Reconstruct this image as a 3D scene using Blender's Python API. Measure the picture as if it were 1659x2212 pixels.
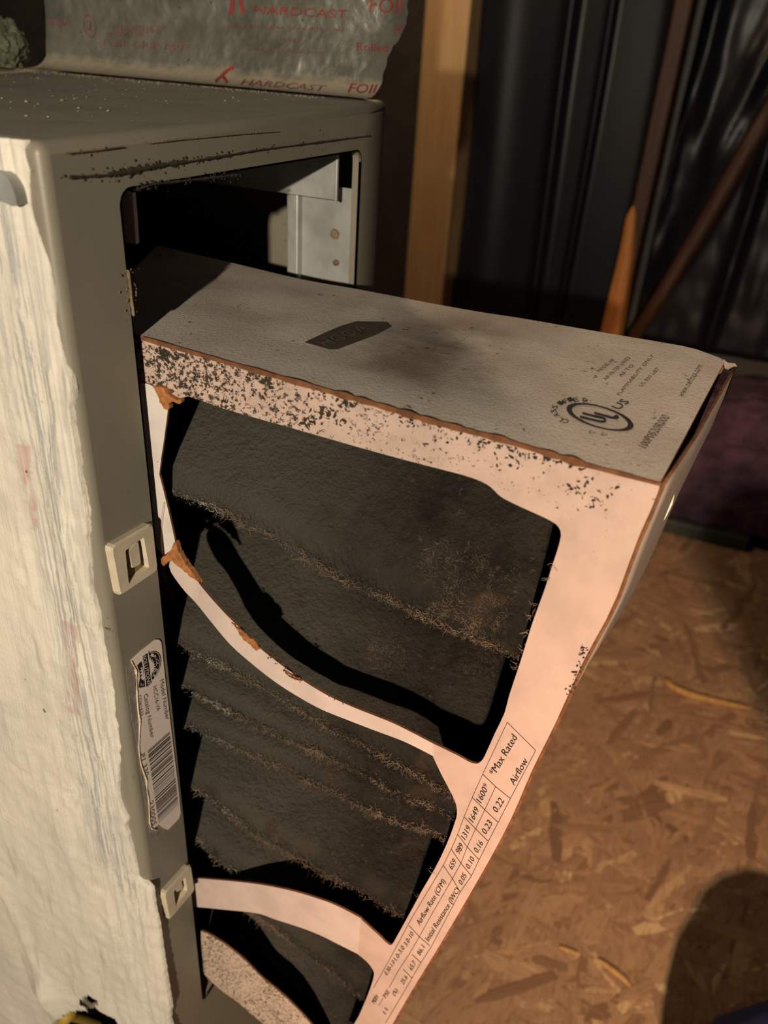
import bpy, bmesh, math, random
from mathutils import Vector, Matrix, noise
from mathutils.geometry import tessellate_polygon
from mathutils.bvhtree import BVHTree

for o in list(bpy.data.objects):
    bpy.data.objects.remove(o)
random.seed(7)
SC = bpy.context.scene
COL = SC.collection

# ------------------------------------------------------------------ camera, light, exposure
CAM_P = Vector((-0.15579474712043628, -0.1583377882387608, 0.02322027942912818))
CAM_R = (1.0405229709634713, -0.060331117572809276, -1.1535563735059904)
F_PX, IMG_W, IMG_H = 1690.0, 1659, 2212
RM = (Matrix.Rotation(CAM_R[2], 3, 'Z') @ Matrix.Rotation(CAM_R[1], 3, 'Y') @ Matrix.Rotation(CAM_R[0], 3, 'X'))
cd = bpy.data.cameras.new('camera')
cam = bpy.data.objects.new('camera', cd)
COL.objects.link(cam)
cam.matrix_world = Matrix.Translation(CAM_P) @ RM.to_4x4()
cd.sensor_fit = 'HORIZONTAL'
cd.sensor_width = 36.0
cd.lens = 36.0 * F_PX / IMG_W
cd.clip_start = 0.01
cd.dof.use_dof = True
cd.dof.focus_distance = 0.27
cd.dof.aperture_fstop = 17.0
SC.camera = cam

w = bpy.data.worlds.new('world')
SC.world = w
w.use_nodes = True
w.node_tree.nodes['Background'].inputs[0].default_value = (0.42, 0.40, 0.52, 1)
w.node_tree.nodes['Background'].inputs[1].default_value = 0.022

# headlamp of the photographer: a white flood and a warm spot side by side, 0.65 m behind the phone
LAMP = Vector((-0.82, -0.31, 0.164))
def spot(name, loc, aim, energy, color, size, blend, soft=0.008):
    d = bpy.data.lights.new(name, 'SPOT')
    d.energy = energy; d.color = color; d.shadow_soft_size = soft
    d.spot_size = math.radians(size); d.spot_blend = blend
    o = bpy.data.objects.new(name, d)
    COL.objects.link(o)
    o.location = loc
    o.rotation_euler = (Vector(aim) - Vector(loc)).to_track_quat('-Z', 'Y').to_euler()
spot('headlamp_flood', LAMP, (0.25, -0.15, -0.28), 47.0, (1.0, 0.87, 0.68), 125, 0.5)
spot('headlamp_spot', LAMP + Vector((0, -0.02, -0.01)), (0.86, -0.42, -0.75), 64.0, (1.0, 0.52, 0.31), 46, 0.95)
# bare warm bulb hanging by the stud wall, above the frame
bd = bpy.data.lights.new('attic_bulb', 'POINT')
bd.energy = 9.5
bd.color = (1.0, 0.70, 0.42)
bd.shadow_soft_size = 0.03
bo = bpy.data.objects.new('attic_bulb', bd)
COL.objects.link(bo)
bo.location = (0.85, 0.42, 0.55)

SC.view_settings.view_transform = 'Standard'
SC.view_settings.look = 'None'
SC.view_settings.gamma = 1.0
SC.view_settings.use_curve_mapping = False
SC.view_settings.exposure = 0.0

# ------------------------------------------------------------------ helpers
def ray(px, py):
    d = RM @ Vector(((px - IMG_W / 2) / F_PX, (IMG_H / 2 - py) / F_PX, -1.0))
    return d

def pix(px, py, axis, val):
    d = ray(px, py)
    t = (val - CAM_P[axis]) / d[axis]
    return CAM_P + d * t

def link(ob, parent=None):
    COL.objects.link(ob)
    if parent is not None:
        ob.parent = parent
        if parent.type == 'EMPTY':
            ob.matrix_parent_inverse = Matrix.Translation(parent.location).inverted()
    return ob

def mesh_obj(name, verts, faces, mats, parent=None, smooth=False, fmat=None):
    me = bpy.data.meshes.new(name)
    me.from_pydata([tuple(v) for v in verts], [], faces)
    if not isinstance(mats, (list, tuple)):
        mats = [mats]
    for m in mats:
        me.materials.append(m)
    if fmat:
        me.polygons.foreach_set('material_index', fmat)
    if smooth:
        me.polygons.foreach_set('use_smooth', [True] * len(me.polygons))
    me.update()
    return link(bpy.data.objects.new(name, me), parent)

def bm_obj(name, bm, mats, parent=None, smooth=False):
    me = bpy.data.meshes.new(name)
    bm.to_mesh(me)
    bm.free()
    if not isinstance(mats, (list, tuple)):
        mats = [mats]
    for m in mats:
        me.materials.append(m)
    if smooth:
        me.polygons.foreach_set('use_smooth', [True] * len(me.polygons))
    return link(bpy.data.objects.new(name, me), parent)

def thing(name, label, cat, loc, group=None):
    e = bpy.data.objects.new(name, None)
    e.empty_display_size = 0.05
    COL.objects.link(e)
    e.location = loc
    e['label'] = label
    e['category'] = cat
    if group:
        e['group'] = group
    return e

def tag(o, label=None, cat=None, group=None, kind=None):
    if label: o['label'] = label
    if cat: o['category'] = cat
    if group: o['group'] = group
    if kind: o['kind'] = kind
    return o

def spline(pts, n=4):
    """Catmull-Rom through 2D/3D points."""
    P = [Vector(p) for p in pts]
    if len(P) < 3:
        return P
    out = []
    for i in range(len(P) - 1):
        p0 = P[max(i - 1, 0)]; p1 = P[i]; p2 = P[i + 1]; p3 = P[min(i + 2, len(P) - 1)]
        for k in range(n):
            t = k / n
            out.append(0.5 * ((2 * p1) + (p2 - p0) * t + (2 * p0 - 5 * p1 + 4 * p2 - p3) * t * t
                              + (3 * p1 - p0 - 3 * p2 + p3) * t ** 3))
    out.append(P[-1])
    return out

def sheet(name, loop, thick, mats, parent, holes=()):
    """Planar polygon (with holes) extruded along vector thick; mats[0] face, mats[1] cut edge."""
    loops = [list(loop)] + [list(h) for h in holes]
    flat = [v for l in loops for v in l]
    tris = tessellate_polygon([[Vector(v) for v in l] for l in loops])
    n = len(flat)
    verts = [Vector(v) for v in flat] + [Vector(v) + thick for v in flat]
    faces, fm = [], []
    for t in tris:
        a, b, c = (verts[i] for i in t)
        nn = (b - a).cross(c - a)
        t = tuple(t) if nn.dot(thick) < 0 else tuple(reversed(t))
        faces.append(t); fm.append(0)
        faces.append(tuple(i + n for i in reversed(t))); fm.append(1 if len(mats) > 1 else 0)
    s = 0
    for l in loops:
        m = len(l)
        for i in range(m):
            a, b = s + i, s + (i + 1) % m
            faces.append((a, b, b + n, a + n)); fm.append(1 if len(mats) > 1 else 0)
        s += m
    ob = mesh_obj(name, verts, faces, mats, parent, fmat=fm)
    bm = bmesh.new(); bm.from_mesh(ob.data)
    bmesh.ops.recalc_face_normals(bm, faces=bm.faces)
    bm.to_mesh(ob.data); bm.free()
    return ob

def add_box(bm, x0, x1, y0, y1, z0, z1, bevel=0.0, seg=2):
    r = bmesh.ops.create_cube(bm, size=1.0)
    for v in r['verts']:
        v.co = Vector((x0 + (v.co.x + .5) * (x1 - x0), y0 + (v.co.y + .5) * (y1 - y0), z0 + (v.co.z + .5) * (z1 - z0)))
    if bevel:
        es = list({e for v in r['verts'] for e in v.link_edges})
        bmesh.ops.bevel(bm, geom=es, offset=bevel, segments=seg, affect='EDGES', profile=0.5)

def box_obj(name, x0, x1, y0, y1, z0, z1, m, parent=None, bevel=0.0, seg=2, smooth=False):
    bm = bmesh.new()
    add_box(bm, x0, x1, y0, y1, z0, z1, bevel, seg)
    return bm_obj(name, bm, m, parent, smooth)

def tube(path, rad, sides=8):
    """verts, faces of a tube along 3D path, rad number or list"""
    V, Fc = [], []
    P = [Vector(p) for p in path]
    for i, p in enumerate(P):
        t = (P[min(i + 1, len(P) - 1)] - P[max(i - 1, 0)]).normalized()
        a = t.cross(Vector((0.3, 0.2, 0.93)))
        if a.length < 1e-4: a = t.cross(Vector((1, 0, 0)))
        a.normalize(); b = t.cross(a)
        r = rad[i] if isinstance(rad, (list, tuple)) else rad
        for k in range(sides):
            an = 2 * math.pi * k / sides
            V.append(p + a * (r * math.cos(an)) + b * (r * math.sin(an)))
    for i in range(len(P) - 1):
        for k in range(sides):
            k2 = (k + 1) % sides
            Fc.append((i * sides + k, i * sides + k2, (i + 1) * sides + k2, (i + 1) * sides + k))
    Fc.append(tuple(range(sides - 1, -1, -1)))
    Fc.append(tuple(range((len(P) - 1) * sides, len(P) * sides)))
    return V, Fc

def grid_faces(nr, nc):
    return [(r * nc + c, r * nc + c + 1, (r + 1) * nc + c + 1, (r + 1) * nc + c) for r in range(nr - 1) for c in range(nc - 1)]

def bvh_of(*obs):
    V, Fc = [], []
    for o in obs:
        b = len(V)
        V += [v.co.copy() for v in o.data.vertices]
        Fc += [tuple(b + i for i in p.vertices) for p in o.data.polygons]
    return BVHTree.FromPolygons(V, Fc)

def hit(bvh, px, py, off=0.0003):
    d = ray(px, py).normalized()
    loc, nor, idx, dist = bvh.ray_cast(CAM_P, d)
    if loc is None:
        return None
    if nor.dot(d) > 0: nor = -nor
    return loc + nor * off

# ------------------------------------------------------------------ materials
class NT:
    def __init__(self, name, rough=0.6, metal=0.0, spec=0.4):
        self.m = bpy.data.materials.new(name)
        self.m.use_nodes = True
        self.t = self.m.node_tree
        self.b = self.t.nodes['Principled BSDF']
        self.b.inputs['Roughness'].default_value = rough
        self.b.inputs['Metallic'].default_value = metal
        self.b.inputs['Specular IOR Level'].default_value = spec
        self.co = self.t.nodes.new('ShaderNodeTexCoord').outputs['Object']
    def n(self, ty, ins=None, **kw):
        nd = self.t.nodes.new(ty)
        for k, v in kw.items(): setattr(nd, k, v)
        for k, v in (ins or {}).items():
            if isinstance(v, bpy.types.NodeSocket): self.t.links.new(v, nd.inputs[k])
            else: nd.inputs[k].default_value = v
        return nd
    def math(self, op, a, b=0.0, clamp=False):
        nd = self.n('ShaderNodeMath', {0: a, 1: b}, operation=op)
        nd.use_clamp = clamp
        return nd.outputs[0]
    def scaled(self, s):
        return self.n('ShaderNodeVectorMath', {0: self.co, 1: s}, operation='MULTIPLY').outputs[0]
    def noise(self, scale, detail=4, rough=0.6, vec=None, dist=0.0):
        return self.n('ShaderNodeTexNoise', {'Vector': vec or self.co, 'Scale': scale, 'Detail': detail, 'Roughness': rough, 'Distortion': dist}).outputs[0]
    def step(self, v, lo, hi):
        return self.n('ShaderNodeMapRange', {0: v, 1: lo, 2: hi, 3: 0.0, 4: 1.0}, interpolation_type='SMOOTHSTEP').outputs[0]
    def mix(self, f, a, b):
        nd = self.n('ShaderNodeMix', data_type='RGBA')
        for k, v in ((0, f), (6, a), (7, b)):
            if isinstance(v, bpy.types.NodeSocket): self.t.links.new(v, nd.inputs[k])
            else: nd.inputs[k].default_value = v if k == 0 else (*v, 1.0)
        return nd.outputs[2]
    def xyz(self):
        s = self.n('ShaderNodeSeparateXYZ', {0: self.co})
        return s.outputs[0], s.outputs[1], s.outputs[2]
    def color(self, c):
        if isinstance(c, bpy.types.NodeSocket): self.t.links.new(c, self.b.inputs['Base Color'])
        else: self.b.inputs['Base Color'].default_value = (*c, 1.0)
    def bump(self, h, strength=0.3, dist=0.001):
        nd = self.n('ShaderNodeBump', {'Height': h, 'Strength': strength, 'Distance': dist})
        self.t.links.new(nd.outputs[0], self.b.inputs['Normal'])
    def rough(self, s):
        self.t.links.new(s, self.b.inputs['Roughness'])

def m_paint(name='grey_enamel', base=(0.205, 0.185, 0.142)):
    k = NT(name, 0.42, 0.0, 0.4)
    c = k.mix(k.step(k.noise(14, 4), 0.35, 0.75), base, tuple(x * 0.86 for x in base))
    # soot specks, in loose clusters
    sp = k.math('MULTIPLY', k.step(k.noise(420, 3, 0.65), 0.60, 0.66), k.step(k.noise(38, 2), 0.56, 0.68))
    c = k.mix(sp, c, (0.035, 0.028, 0.018))
    k.color(c)
    k.bump(k.noise(500, 3), 0.08, 0.0003)
    return k.m

def m_top():
    k = NT('dusty_enamel', 0.6, 0.0, 0.3)
    base = (0.30, 0.275, 0.212)
    c = k.mix(k.step(k.noise(30, 5), 0.4, 0.7), base, (0.25, 0.225, 0.165))
    c = k.mix(k.step(k.noise(260, 3, 0.7), 0.66, 0.74), c, (0.55, 0.50, 0.40))
    c = k.mix(k.step(k.noise(210, 3, 0.7, vec=k.scaled((1, 1.3, 1))), 0.68, 0.74), c, (0.12, 0.09, 0.05))
    k.color(c); k.bump(k.noise(700, 4), 0.25, 0.0004)
    return k.m

def m_mastic():
    k = NT('duct_mastic', 0.55, 0.0, 0.35)
    at = k.n('ShaderNodeAttribute', attribute_name='wear')
    s = k.n('ShaderNodeSeparateColor', {0: at.outputs['Color']})
    streak = k.noise(1.0, 4, 0.6, vec=k.scaled((900, 900, 14)))
    c = k.mix(k.step(k.noise(22, 4), 0.3, 0.75), (0.66, 0.61, 0.52), (0.57, 0.53, 0.455))
    f = k.math('MULTIPLY', s.outputs[0], k.step(streak, 0.46, 0.58), True)
    c = k.mix(f, c, (0.37, 0.365, 0.35))
    c = k.mix(k.math('MULTIPLY', k.step(k.noise(1.0, 4, 0.6, vec=k.scaled((140, 140, 18))), 0.58, 0.72), 0.5), c, (0.36, 0.335, 0.28))
    pk = k.math('MULTIPLY', s.outputs[1], k.step(k.noise(220, 4, 0.65, vec=k.scaled((1, 1, .35))), 0.38, 0.56))
    c = k.mix(k.math('MULTIPLY', pk, 0.5), c, (0.44, 0.22, 0.21))
    c = k.mix(k.step(k.noise(150, 3, 0.7), 0.70, 0.76), c, (0.16, 0.12, 0.08))
    k.color(c)
    h = k.math('ADD', k.math('MULTIPLY', streak, 0.6), k.noise(170, 4))
    k.bump(h, 0.5, 0.0013)
    return k.m

def m_card(name, base=(0.475, 0.345, 0.285), thr0=0.73, gain=0.0, uniform=0.0):
    """White-coated cardboard with black soot specks: denser inside the slot end and along the top band."""
    k = NT(name, 0.6, 0.0, 0.25)
    x, y, z = k.xyz()
    c = k.mix(k.step(k.noise(60, 4), 0.35, 0.7), base, tuple(v * 0.86 for v in base))
    near = k.n('ShaderNodeMapRange', {0: y, 1: -0.15, 2: -0.005, 3: 0.25, 4: 1.0}).outputs[0]
    band = k.n('ShaderNodeMapRange', {0: z, 1: -0.098, 2: -0.075, 3: 0.0, 4: 1.0}).outputs[0]
    dens = k.math('MULTIPLY_ADD' if False else 'MULTIPLY', near, band)
    dens = k.math('ADD', k.math('MULTIPLY', dens, gain), uniform)
    n1 = k.noise(900, 3, 0.72, vec=k.scaled((1, 0.8, 1)))
    n2 = k.noise(70, 3)
    thr = k.math('SUBTRACT', thr0, k.math('MULTIPLY', dens, k.math('ADD', 0.35, k.math('MULTIPLY', n2, 1.1))))
    f = k.step(k.math('SUBTRACT', n1, thr), 0.0, 0.035)
    c = k.mix(f, c, (0.035, 0.024, 0.018))
    g = k.math('MULTIPLY', k.step(k.noise(150, 4, 0.7), 0.52, 0.75), k.math('ADD', k.math('MULTIPLY', dens, 1.2), 0.12))
    c = k.mix(g, c, (0.22, 0.16, 0.12))
    k.color(c); k.bump(k.noise(900, 3), 0.1, 0.0002)
    return k.m

def m_cardtop():
    k = NT('dusty_cardboard', 0.7, 0.0, 0.25)
    x, y, z = k.xyz()
    base = (0.66, 0.59, 0.51)
    c = k.mix(k.step(k.noise(45, 4), 0.3, 0.75), base, (0.56, 0.48, 0.41))
    # felt of grey-brown dust: thick over the middle, thin near the clean outer end and the front edge
    mid = k.math('MULTIPLY', k.step(y, -0.128, -0.075), k.math('SUBTRACT', 1.0, k.math('MULTIPLY', k.step(y, -0.075, -0.03), 0.8)))
    ed = k.math('MULTIPLY', k.step(x, 0.036, 0.062), k.math('SUBTRACT', 1.0, k.math('MULTIPLY', k.step(x, 0.112, 0.142), 0.5)))
    d = k.math('MULTIPLY', mid, ed)
    f = k.math('MULTIPLY', d, k.step(k.noise(26, 4), 0.22, 0.62))
    c = k.mix(k.math('MULTIPLY', f, 0.82), c, (0.12, 0.085, 0.062))
    c = k.mix(k.math('MULTIPLY', k.step(k.noise(800, 3, 0.7), 0.55, 0.72), 0.4), c, (0.16, 0.12, 0.09))
    sp = k.math('MULTIPLY', k.step(k.noise(330, 4, 0.7), 0.60, 0.66), k.step(k.noise(60, 2), 0.52, 0.64))
    c = k.mix(sp, c, (0.06, 0.045, 0.03))
    k.color(c); k.bump(k.noise(900, 4, 0.7, vec=k.scaled((1, 1, 1))), 0.5, 0.0006)
    return k.m

def m_simple(name, base, rough=0.6, metal=0.0, var=0.2, scale=60, bump=0.1, spec=0.4, bscale=300, bd=0.0005):
    k = NT(name, rough, metal, spec)
    c = k.mix(k.step(k.noise(scale, 4), 0.3, 0.7), base, tuple(v * (1 - var) for v in base))
    k.color(c)
    if bump: k.bump(k.noise(bscale, 4), bump, bd)
    return k.m

def m_media():
    k = NT('sooty_filter_media', 0.95, 0.0, 0.1)
    c = k.mix(k.step(k.noise(55, 5, 0.65), 0.35, 0.7), (0.030, 0.026, 0.021), (0.014, 0.012, 0.0095))
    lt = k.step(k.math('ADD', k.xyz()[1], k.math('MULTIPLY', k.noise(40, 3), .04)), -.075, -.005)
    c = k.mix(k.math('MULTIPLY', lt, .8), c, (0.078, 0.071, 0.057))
    c = k.mix(k.step(k.noise(300, 4, 0.75), 0.60, 0.74), c, (0.075, 0.064, 0.050))
    c = k.mix(k.step(k.noise(34, 4, 0.6), 0.60, 0.74), c, (0.050, 0.034, 0.022))
    k.color(c); k.bump(k.math('ADD', k.noise(420, 5, 0.7), k.noise(90, 3)), 1.0, 0.0024)
    return k.m

def m_foil():
    k = NT('dull_foil', 0.34, 0.6, 0.5)
    x, y, z = k.xyz()
    dust = k.math('SUBTRACT', 1.0, k.step(k.math('ADD', z, k.math('MULTIPLY', k.noise(90, 3), .008)), .0125, .0175))
    v = k.n('ShaderNodeTexVoronoi', {'Vector': k.co, 'Scale': 190.0}, feature='F1').outputs['Distance']
    n = k.noise(120, 5, 0.65, dist=1.5)
    c = k.mix(k.step(k.noise(30, 4), 0.35, 0.7), (0.26, 0.255, 0.215), (0.15, 0.15, 0.122))
    c = k.mix(k.step(k.noise(160, 4, 0.7), 0.62, 0.72), c, (0.10, 0.085, 0.06))
    k.color(c)
    k.color(k.mix(k.math('MULTIPLY', dust, .8), c, (0.30, 0.245, 0.175)))
    k.t.links.new(k.math('MULTIPLY', k.math('SUBTRACT', 1.0, dust), .6), k.b.inputs['Metallic'])
    k.bump(k.math('ADD', n, k.math('MULTIPLY', v, 0.5)), 0.35, 0.0011)
    k.rough(k.n('ShaderNodeMapRange', {0: k.noise(80, 3), 1: 0.3, 2: 0.7, 3: 0.28, 4: 0.55}).outputs[0])
    return k.m

def m_osb(name, attr):
    k = NT(name, 0.75, 0.0, 0.25)
    if attr:
        f = k.n('ShaderNodeAttribute', attribute_name='tone').outputs['Fac']
    else:
        f = k.n('ShaderNodeObjectInfo').outputs['Random']
    r = k.n('ShaderNodeValToRGB', {0: f})
    e = r.color_ramp.elements
    e[0].position = 0.0; e[0].color = (0.20, 0.112, 0.060, 1)
    e[1].position = 1.0; e[1].color = (0.60, 0.42, 0.22, 1)
    for p, c in ((0.2, (0.30, 0.180, 0.100)), (0.55, (0.36, 0.222, 0.122)), (0.86, (0.42, 0.265, 0.142))):
        q = e.new(p); q.color = (*c, 1)
    g = k.noise(1.0, 4, 0.6, vec=k.n('ShaderNodeVectorMath', {0: k.co, 1: (60, 400, 60)}, operation='MULTIPLY').outputs[0])
    c = k.mix(k.math('MULTIPLY', k.step(g, 0.45, 0.7), 0.6), r.outputs[0], (0.17, 0.095, 0.05))
    k.color(c); k.bump(g, 0.3, 0.0008)
    return k.m

M = {}
M['paint'] = m_paint()
M['top'] = m_top()
M['mastic'] = m_mastic()
M['card'] = m_card('sooted_white_cardboard', gain=0.27)
M['card2'] = m_card('white_cardboard', base=(0.52, 0.41, 0.36), uniform=0.02)
M['card3'] = m_card('speckled_cardboard', base=(0.52, 0.40, 0.31), uniform=0.21)
M['cardtop'] = m_cardtop()
M['kraft'] = m_simple('kraft_board', (0.20, 0.078, 0.028), 0.85, 0, 0.5, 240, 0.5)
M['torn'] = m_simple('torn_kraft_fibre', (0.40, 0.155, 0.05), 0.95, 0, 0.5, 400, 0.9, bscale=700)
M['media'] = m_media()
M['fuzz'] = m_simple('dust_lint', (0.30, 0.21, 0.135), 0.95, 0, 0.5, 60, 0, spec=0.1)
M['fuzzgrey'] = m_simple('pale_lint', (0.44, 0.40, 0.32), 0.95, 0, 0.4, 60, 0, spec=0.1)
M['dirt'] = m_simple('soot_crust', (0.035, 0.026, 0.016), 0.95, 0, 0.4, 200, 0.6)
M['galv'] = m_simple('galvanised_steel', (0.40, 0.40, 0.375), 0.45, 0.35, 0.3, 50, 0.12)
M['plastic'] = m_simple('cream_plastic', (0.58, 0.50, 0.37), 0.4, 0, 0.14, 120, 0.1)
M['grime'] = m_simple('plastic_grime', (0.20, 0.14, 0.08), 0.8, 0, 0.5, 200, 0.4)
M['black'] = m_simple('black_ink', (0.012, 0.010, 0.010), 0.6, 0, 0.1, 40, 0)
M['navy'] = m_simple('faded_navy_ink', (0.028, 0.022, 0.032), 0.7, 0, 0.3, 300, 0)
M['greyink'] = m_simple('faded_grey_ink', (0.20, 0.165, 0.14), 0.7, 0, 0.3, 300, 0)
M['red'] = m_simple('red_ink', (0.26, 0.035, 0.028), 0.6, 0, 0.35, 90, 0)
M['dullred'] = m_simple('faded_red_ink', (0.20, 0.085, 0.065), 0.7, 0, 0.4, 200, 0)
M['label'] = m_simple('label_paper', (0.78, 0.66, 0.60), 0.5, 0, 0.08, 60, 0)
M['torn_paper'] = m_simple('torn_label_edge', (0.70, 0.56, 0.40), 0.9, 0, 0.2, 300, 0.3)
M['glue'] = m_simple('label_glue_residue', (0.27, 0.235, 0.20), 0.55, 0, 0.4, 260, 0.5)
M['foil'] = m_foil()
M['darkmetal'] = m_simple('dark_painted_metal', (0.05, 0.042, 0.036), 0.5, 0.0, 0.3, 20, 0.05)
M['poly'] = m_simple('black_polythene', (0.007, 0.007, 0.010), 0.36, 0, 0.2, 12, 0.04, spec=0.3, bscale=18, bd=0.004)
M['osb'] = m_osb('osb_strand', False)
M['osbstuff'] = m_osb('osb_strand_mat', True)
M['pink'] = m_simple('pink_fibreglass', (0.105, 0.055, 0.082), 0.95, 0, 0.55, 26, 1.0, bscale=70, bd=0.012)
M['yellow'] = m_simple('yellow_sheath', (0.42, 0.27, 0.05), 0.5, 0, 0.2, 60, 0.1)
M['splinter'] = m_simple('pale_splinter', (0.55, 0.32, 0.11), 0.8, 0, 0.3, 200, 0.4)
M['foam'] = m_simple('grey_green_foam', (0.13, 0.14, 0.085), 0.95, 0, 0.6, 160, 1.0, bscale=260, bd=0.004)

def m_wood(name, base, dark, ax=(1, 25, 1.5)):
    k = NT(name, 0.55, 0.0, 0.35)
    g = k.noise(7.0, 5, 0.6, vec=k.scaled(ax), dist=0.5)
    k.color(k.mix(k.step(g, 0.35, 0.7), base, dark))
    k.bump(g, 0.15, 0.001)
    return k.m
M['stud'] = m_wood('spruce_stud', (0.52, 0.34, 0.17), (0.45, 0.28, 0.13))
M['oldwood'] = m_wood('old_brown_wood', (0.060, 0.024, 0.012), (0.035, 0.014, 0.008))
M['orangewood'] = m_wood('orange_wood', (0.52, 0.21, 0.05), (0.34, 0.12, 0.03))
M['sill'] = m_wood('green_grey_board', (0.055, 0.062, 0.045), (0.03, 0.034, 0.026))
def m_jeans():
    k = NT('blue_denim', 0.9, 0.0, 0.1)
    wv = k.n('ShaderNodeTexWave', {'Vector': k.co, 'Scale': 500.0, 'Distortion': 1.0}).outputs[0]
    k.color(k.mix(wv, (0.020, 0.026, 0.085), (0.05, 0.065, 0.16)))
    k.bump(wv, 0.3, 0.0004)
    return k.m
M['jeans'] = m_jeans()
M['shirt'] = m_simple('dark_shirt_cloth', (0.05, 0.045, 0.05), 0.9, 0, 0.2, 80, 0.2)
M['skin'] = m_simple('skin', (0.45, 0.25, 0.17), 0.5, 0, 0.1, 40, 0.1)

# ------------------------------------------------------------------ dimensions
W_CAB, D_CAB, H_FLOOR = 0.226, 0.34, -0.75
S1, S2, ZS, ZB = 0.0267, 0.1827, -0.0139, -0.424
XG, T_F = 0.0317, 0.1125
FOILX = 0.222

# ------------------------------------------------------------------ the setting: floor, back wall
fl = box_obj('floor', -1.6, 2.3, -2.0, 1.6, H_FLOOR - 0.02, H_FLOOR, M['osbstuff'])
tag(fl, kind='structure')
def strand_mesh(L, Wd, h, rnd):
    """flat irregular wood flake, top at h, sides down to 0"""
    top = []
    n = 4
    for i in range(n + 1):
        u = i / n - .5
        top.append((u * L, Wd * (.5 - .20 * abs(2 * u) ** 5 + rnd.uniform(-.16, .12)), h))
    for i in range(n, -1, -1):
        u = i / n - .5
        top.append((u * L, -Wd * (.5 - .20 * abs(2 * u) ** 5 + rnd.uniform(-.16, .12)), h * rnd.uniform(.5, 1)))
    k = len(top)
    V = top + [(x * 1.01, y * 1.04, 0) for x, y, z in top]
    Fc = [tuple(reversed(range(k)))] + [(i, (i + 1) % k, (i + 1) % k + k, i + k) for i in range(k)]
    return V, Fc
rs = random.Random(21)
def floor_ok(x, y):
    return y < 0.02 + 0.2 * (x - .2) and not (x < .24 and y > -.02)
SV, SF, ST = [], [], []
for i in range(8500):
    x, y = rs.uniform(0.12, 1.36), rs.uniform(-0.66, 0.16)
    L, Wd = rs.uniform(.02, .10), rs.uniform(.003, .018)
    V, Fc = strand_mesh(L, Wd, rs.uniform(.0003, .0016), rs)
    a = rs.gauss(-0.65, 0.75) if rs.random() < .7 else rs.uniform(0, math.pi)
    ca, sa = math.cos(a), math.sin(a)
    b = len(SV)
    SV += [(x + ca * p - sa * q, y + sa * p + ca * q, H_FLOOR + r) for p, q, r in V]
    SF += [tuple(b + j for j in f) for f in Fc]
    tone = min(1, max(0, rs.gauss(.5, .24)))
    ST += [tone] * len(V)
st = mesh_obj('strand_layer', SV, SF, M['osbstuff'], fl)
at = st.data.attributes.new('tone', 'FLOAT', 'POINT')
at.data.foreach_set('value', ST)
tag(st, kind='stuff')
at = fl.data.attributes.new('tone', 'FLOAT', 'POINT')
at.data.foreach_set('value', [0.35] * len(fl.data.vertices))
variants = []
for i in range(16):
    V, Fc = strand_mesh(rs.uniform(.035, .10), rs.uniform(.007, .024), rs.uniform(.0012, .0024), rs)
    me = bpy.data.meshes.new('wood_strand')
    me.from_pydata(V, [], Fc); me.materials.append(M['osb'])
    variants.append(me)
for i in range(290):
    x, y = rs.uniform(0.2, 1.3), rs.uniform(-0.42, 0.0)
    o = bpy.data.objects.new('wood_strand', variants[i % 16])
    COL.objects.link(o); o.parent = fl
    o.location = (x, y, H_FLOOR)
    o.rotation_euler = (0, 0, rs.gauss(-0.65, 0.7) if rs.random() < .75 else rs.uniform(0, 3.14))

XW = 1.345
wb = box_obj('wall_back', XW + .09, XW + .12, -1.6, 1.6, H_FLOOR, 0.9, M['darkmetal'])
tag(wb, kind='structure')

# studs of the open wall
def stud(name, label, y0, y1, x0, x1, z0, z1, m, cat='stud'):
    o = box_obj(name, x0, x1, y0, y1, z0, z1, m, None, 0.003, 2)
    return tag(o, label, cat)
stud('wall_stud', 'pale tan wooden stud standing upright behind the grey cabinet', 0.346, 0.428, XW - .015, XW + .085, H_FLOOR, 0.9, M['stud'])
stud('wall_stud', 'dark brown wooden stud rising right of the black plastic panel', -0.008, 0.018, XW - .015, XW + .085, H_FLOOR, 0.9, M['oldwood'])
# orange split lath leaning on the dark stud
V, Fc = tube([pix(1318, 730, 0, XW - .03), pix(1336, 640, 0, XW - .03), pix(1352, 560, 0, XW - .028), pix(1364, 470, 0, XW - .026), pix(1369, 445, 0, XW - .024)], [.021, .018, .014, .009, .002], 7)
tag(mesh_obj('wood_lath', V, Fc, M['orangewood'], None, False), 'bright orange split wooden lath against the dark brown stud', 'lath')
V, Fc = tube([pix(1350, 760, 0, XW - .05), pix(1440, 620, 0, XW - .045), pix(1530, 470, 0, XW - .04), pix(1610, 330, 0, XW - .04), pix(1700, 180, 0, XW - .04)], [.012, .013, .014, .014, .014], 8)
tag(mesh_obj('diagonal_brace', V, Fc, M['oldwood'], None, True), 'dim brown brace running diagonally across the black plastic', 'brace')

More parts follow.
